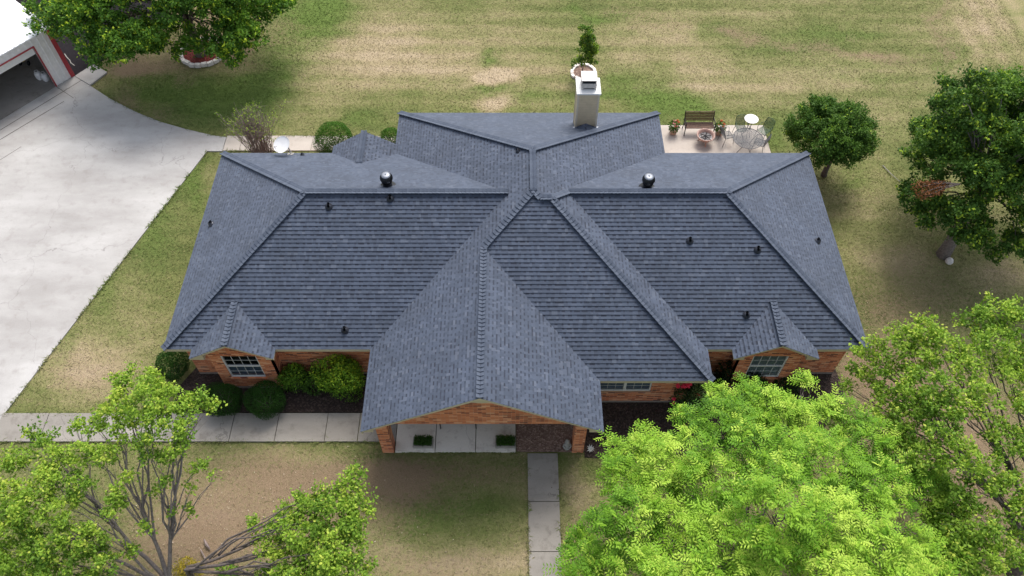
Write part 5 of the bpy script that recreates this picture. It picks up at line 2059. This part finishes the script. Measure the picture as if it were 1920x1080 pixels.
for (u, v, rot, mt_, lb) in ((1360, 266, 1.9, 'iron', 'iron mesh chair on the left of the round patio table beside the flower pot'),
                             (1386, 254, .15, 'green_iron', 'iron mesh chair behind the round table facing the house, its back standing against the lawn'),
                             (1428, 258, -.9, 'green_iron', 'dark green mesh chair at the outer right corner of the patio'),
                             (1420, 280, -2.0, 'iron', 'iron mesh chair tucked under the right side of the round table')):
    q = px(u, v, PZ)
    iron_chair(lb, (q.x, q.y, PZ), rot, M[mt_])

q = px(1400, 251, PZ)
q.z = PZ
t = thing('bistro_table', tuple(q), 'small tall white-topped round table at the back edge of the patio', 'table')
m1 = MB()
m1.lathe([(.0, .87), (.29, .87), (.31, .885), (.31, .90), (.29, .91), (.0, .91)], q, 32)
m1.build('table_top', M['white'], t)
for k in range(4):
    a_ = k * math.pi / 2 + .3
    c_, s_ = math.cos(a_), math.sin(a_)
    m1 = MB()
    m1.tube([q + Vector((.18 * c_, .18 * s_, .87)), q + Vector((.08 * c_, .08 * s_, .5)), q + Vector((.10 * c_, .10 * s_, .25)), q + Vector((.27 * c_, .27 * s_, 0))], .012, 5)
    m1.build('leg', M['black'], t)

# ================================================================== PORCH THINGS
for (u0, u1, lb) in ((775, 812, 'shallow concrete trough planter on the left of the porch floor'), (929, 967, 'shallow concrete trough planter on the right of the porch floor')):
    a, b = px(u0, 841, .1), px(u1, 841, .1)
    y0, y1 = a.y, a.y + .36
    t = thing('trough_planter', ((a.x + b.x) / 2, y0 + .18, .1), lb, 'planter', 'trough planters on the porch')
    m1 = MB()
    w_, h_ = .035, .16
    m1.box(a.x, b.x, y0, y0 + w_, .101, .1 + h_)
    m1.box(a.x, b.x, y1 - w_, y1, .101, .1 + h_)
    m1.box(a.x, a.x + w_, y0 + w_, y1 - w_, .101, .1 + h_)
    m1.box(b.x - w_, b.x, y0 + w_, y1 - w_, .101, .1 + h_)
    m1.box(a.x + w_, b.x - w_, y0 + w_, y1 - w_, .103, .1 + h_ - .05)
    m1.build('trough', M['walk'], t)
    n_ = 1100
    P = np.stack([RNG.uniform(a.x + .04, b.x - .04, n_), RNG.uniform(y0 + .04, y1 + .02, n_), .24 + .10 * RNG.random(n_)], 1)
    leaf_mesh('foliage', P, rand_dirs(n_), rand_dirs(n_) + np.array([0, 0, 1]), .06, .03, .4 * RNG.random(n_), M['lf_oak'], t)

# black iron porch bench seen below the gable wall
q = Vector((-1.85, 12.02, .1))
t = thing('porch_bench', tuple(q), 'black metal bench on the porch, mostly hidden behind the brick gable', 'bench')
m1 = MB()
for k in range(6):
    m1.box(q.x - .60, q.x + .60, q.y + .06 + k * .075, q.y + .11 + k * .075, q.z + .44, q.z + .46)
m1.build('seat', M['black'], t)
m1 = MB()
for k in range(5):
    m1.box(q.x - .60, q.x + .60, q.y + .52, q.y + .54, q.z + .5 + k * .09, q.z + .54 + k * .09)
m1.build('backrest', M['black'], t)
for s in (-1, 1):
    m1 = MB()
    x = q.x + s * .61
    m1.tube([(x, q.y + .02, q.z), (x, q.y + .02, q.z + .62), (x, q.y + .53, q.z + .64), (x, q.y + .55, q.z)], .022, 6)
    m1.tube([(x, q.y + .53, q.z + .6), (x, q.y + .54, q.z + .92)], .02, 6)
    m1.build('side_frame', M['black'], t)

# little grey garden figure beside the right column
q = px(1063, 838, .085)
t = thing('garden_statue', tuple(q), 'small weathered grey garden statue beside the right porch column', 'statue')
m1 = MB()
m1.lathe([(.0, 0), (.13, 0), (.13, .05), (.10, .07), (.115, .2), (.10, .32), (.07, .40), (.085, .46), (.05, .54), (.0, .56)], q, 14)
m1.tube([q + Vector((-.09, -.03, .34)), q + Vector((-.14, -.08, .22)), q + Vector((-.05, -.13, .2))], [.035, .03, .02], 7)
m1.tube([q + Vector((.09, -.03, .34)), q + Vector((.13, -.08, .22)), q + Vector((.05, -.13, .2))], [.035, .03, .02], 7)
m1.build('figure', M['stone'], t, smooth=True)
# white star plant
q = px(1107, 845, .03)
t = thing('white_spiky_plant', tuple(q), 'small white star-shaped spiky plant in the bed right of the porch column', 'plant')
k_ = 10
a_ = np.linspace(0, 2 * math.pi, k_, endpoint=False)
D = np.stack([np.cos(a_), np.sin(a_), .5 + .5 * RNG.random(k_)], 1)
P = np.tile(np.array([[q.x, q.y, .12]]), (k_, 1))
leaf_mesh('leaves', P, D, np.tile(np.array([[0, 0, 1.0]]), (k_, 1)), .15 + .05 * RNG.random(k_), .05, RNG.random(k_), M['lf_white'], t)
m1 = MB()
m1.tube([(q.x, q.y, 0), (q.x, q.y, .14)], .02, 6)
m1.build('stem', M['lf_white'], t)

# fallen stick on the right lawn, stone at the tree foot
m1 = MB()
pts = [px(1655, 310, .03), px(1672, 327, .05), px(1688, 341, .03)]
m1.tube(pts, [.018, .02, .01], 5)
tag(m1.build('fallen_stick', M['stone'], origin=tuple(pts[0])), 'pale straight stick lying on the right lawn beside the round tree', 'stick')
m1 = MB()
for (u, v, r_) in ((1779, 491, .16),):
    q = px(u, v, 0)
    m1.lathe([(r_ * .9, -.02), (r_, .06), (r_ * .8, .14), (r_ * .4, .19), (0, .2)], q, 9)
tag(m1.build('white_stone', M['edging'], origin=tuple(q), smooth=True), 'white stone at the foot of the right tree trunk', 'stone')
# dead branches at bottom left
m1 = MB()
pts = [px(383, 1012, .05), px(388, 1022, .09), px(394, 1030, .04)]
m1.tube(pts, [.03, .045, .02], 6)
m1.tube([px(376, 1030, .04), px(385, 1048, .07), px(387, 1066, .03)], [.02, .025, .012], 5)
tag(m1.build('fallen_branch', M['twig'], origin=tuple(pts[0])), 'broken dead branch on the dry grass between the two bottom left trees', 'branch')


# ================================================================== GRASS
def inside(poly, x, y):
    n = len(poly)
    r = np.zeros(len(x), bool)
    j = n - 1
    for i in range(n):
        xi, yi = poly[i][0], poly[i][1]
        xj, yj = poly[j][0], poly[j][1]
        c = ((yi > y) != (yj > y)) & (x < (xj - xi) * (y - yi) / (yj - yi + 1e-12) + xi)
        r ^= c
        j = i
    return r


def make_grass():
    n = 420000
    x = RNG.uniform(-24, 26, n)
    y = RNG.uniform(5.5, 40, n)
    u, v = proj(x, y, 0)
    ok = (u > -40) & (u < 1960) & (v > -40) & (v < 1120)
    bad = [drive_pts, [(-18, W_Y0), (-4, W_Y0), (-4, W_Y1), (-18, W_Y1)], [(.53, 0), (1.545, 0), (1.545, 11.2), (.53, 11.2)], [(-13.6, pa[1]), (-4, pa[1]), (-4, pb[1] + .06), (-13.6, pb[1] + .06)],
           [(5.7, 22.5), (11.56, 22.5), (11.5, 27.26), (5.7, 27.26)], [(-4.4, 11.15), (2.5, 11.15), (2.5, 14.5), (-4.4, 14.5)], [(-11.9, 12.6), (-4.4, 12.6), (-4.4, 14.6), (-12, 14.6)], rb,
           [(WFL, 14.2), (WFR, 14.2), (WFR, 22.55), (WFL, 22.55)], [(-4.3, 22), (5.8, 22), (5.8, 25), (-4.3, 25)], [(-9.4, 22.45), (-4.2, 22.45), (-4.2, 24.9), (-5.2, 25.3), (-8.8, 25.0), (-9.3, 24)],
           [P2(141, 143), P2(175, 121), P2(201, 136), P2(169, 160)]]
    for b in bad:
        ok &= ~inside(b, x, y)
    w = C0 - GN * 6
    s1 = (x - C0.x) * GN.x + (y - C0.y) * GN.y
    ok &= ~((s1 < .1) & (x < -15.5) & ((x - a0.x) * GN.x + (y - a0.y) * GN.y < .12))
    ok &= ((x - rc.x) ** 2 + (y - rc.y) ** 2 > 1.25) & ((x - r2.x) ** 2 + (y - r2.y) ** 2 > .42)
    x, y = x[ok], y[ok]
    d, l, s = lawn_attr(x, y)
    keep = RNG.random(len(x)) > (.15 + .75 * s)
    x, y, d, l, s = x[keep], y[keep], d[keep], l[keep], s[keep]
    # taller unmown fringe that leans over the slab edges
    ex, ey = [], []
    dp = drive_pts
    segs = [(dp[0], dp[1]), ((-17.8, W_Y0), (-4.4, W_Y0)), ((-17.8, W_Y1), (-12, W_Y1)), ((.53, 3), (.53, 11.1)), ((1.545, 3), (1.545, 11.1)), ((-4.4, 11.17), (.5, 11.17)), ((1.6, 11.15), (2.45, 11.15)),
            ((-12.9, pb[1] + .04), (-4, pb[1] + .04)), ((-12.9, pa[1]), (-11, pa[1])), ((11.56, 22.5), (11.5, 27.2)), ((5.75, 27.27), (11.5, 27.27))] + [(dp[i], dp[i + 1]) for i in range(3, 9)]
    for (ax, ay), (bx, by) in segs:
        ln_ = math.hypot(bx - ax, by - ay)
        k_n = int(ln_ * 80)
        t = RNG.random(k_n)
        dens = fbm(t * ln_ * 1.3 + ax, np.full(k_n, ay), 3) > .40
        t = t[dens]
        w_ = RNG.normal(size=len(t)) * .022
        ex.append(ax + (bx - ax) * t - (by - ay) / ln_ * w_)
        ey.append(ay + (by - ay) * t + (bx - ax) / ln_ * w_)
    ex, ey = np.concatenate(ex), np.concatenate(ey)
    d2, l2, s2 = lawn_attr(ex, ey)
    nm = len(x)
    x, y = np.concatenate([x, ex]), np.concatenate([y, ey])
    d, l, s = np.concatenate([d, d2 * .6]), np.concatenate([l, np.clip(l2 + .3, 0, 1)]), np.concatenate([s, s2 * .3])
    m = len(x)
    a = RNG.random(m) * 2 * math.pi
    h = (.028 + .03 * RNG.random(m)) * (1 + .5 * l)
    h[nm:] *= .95
    w = .012 + .014 * RNG.random(m)
    z0 = (fbm(x * 0.3, y * 0.3, 3) - 0.5) * 0.05 - 0.025
    z0[nm:] += .045
    lean = RNG.normal(size=(m, 2)) * 1.5
    p1 = np.stack([x - np.cos(a) * w, y - np.sin(a) * w, z0], 1)
    p2 = np.stack([x + np.cos(a) * w, y + np.sin(a) * w, z0], 1)
    p3 = np.stack([x + lean[:, 0] * h, y + lean[:, 1] * h, z0 + h], 1)
    co = np.stack([p1, p2, p3], 1).reshape(-1, 3)
    f = np.arange(m * 3).reshape(-1, 3)
    me = fast_mesh('grass', co, f)
    jit = RNG.normal(size=m) * .13 + .08
    set_attr(me, 'dry', np.repeat(np.clip(d + jit, 0, 1), 3))
    set_attr(me, 'lush', np.repeat(l, 3))
    set_attr(me, 'soil', np.repeat(s * .5, 3))
    me.materials.append(M['lawn'])
    o = bpy.data.objects.new('grass', me)
    COL.objects.link(o)
    tag(o, 'short patchy lawn grass, green and dry tan, all round the house', 'grass', kind='stuff')


make_grass()
# leaf litter under and around the front trees
n_ = 1500
cx_ = np.concatenate([RNG.normal(-9, 3.2, n_ // 2), RNG.normal(14, 3, n_ - n_ // 2)])
cy_ = np.concatenate([RNG.normal(8.2, 1.7, n_ // 2), RNG.normal(13, 4.5, n_ - n_ // 2)])
ok = (cy_ > 5.8) & ~((cx_ < WFR + .4) & (cx_ > -20) & (cy_ > 11.4)) & (cx_ < 24)
P_ = np.stack([cx_[ok], cy_[ok], np.full(ok.sum(), .02)], 1)
m_ = len(P_)
D_ = rand_dirs(m_) * np.array([1, 1, .25])
lo_ = leaf_mesh('fallen_leaves', P_, D_, np.tile([[0, 0, 1.0]], (m_, 1)) + .3 * rand_dirs(m_), .035 + .03 * RNG.random(m_), .03, RNG.random(m_), M['lf_litter'], None)
tag(lo_, 'scattered dry fallen leaves on the grass under the front trees', 'leaf litter', kind='stuff')

for o in list(bpy.data.objects):
    if '_o' in o:
        del o['_o']
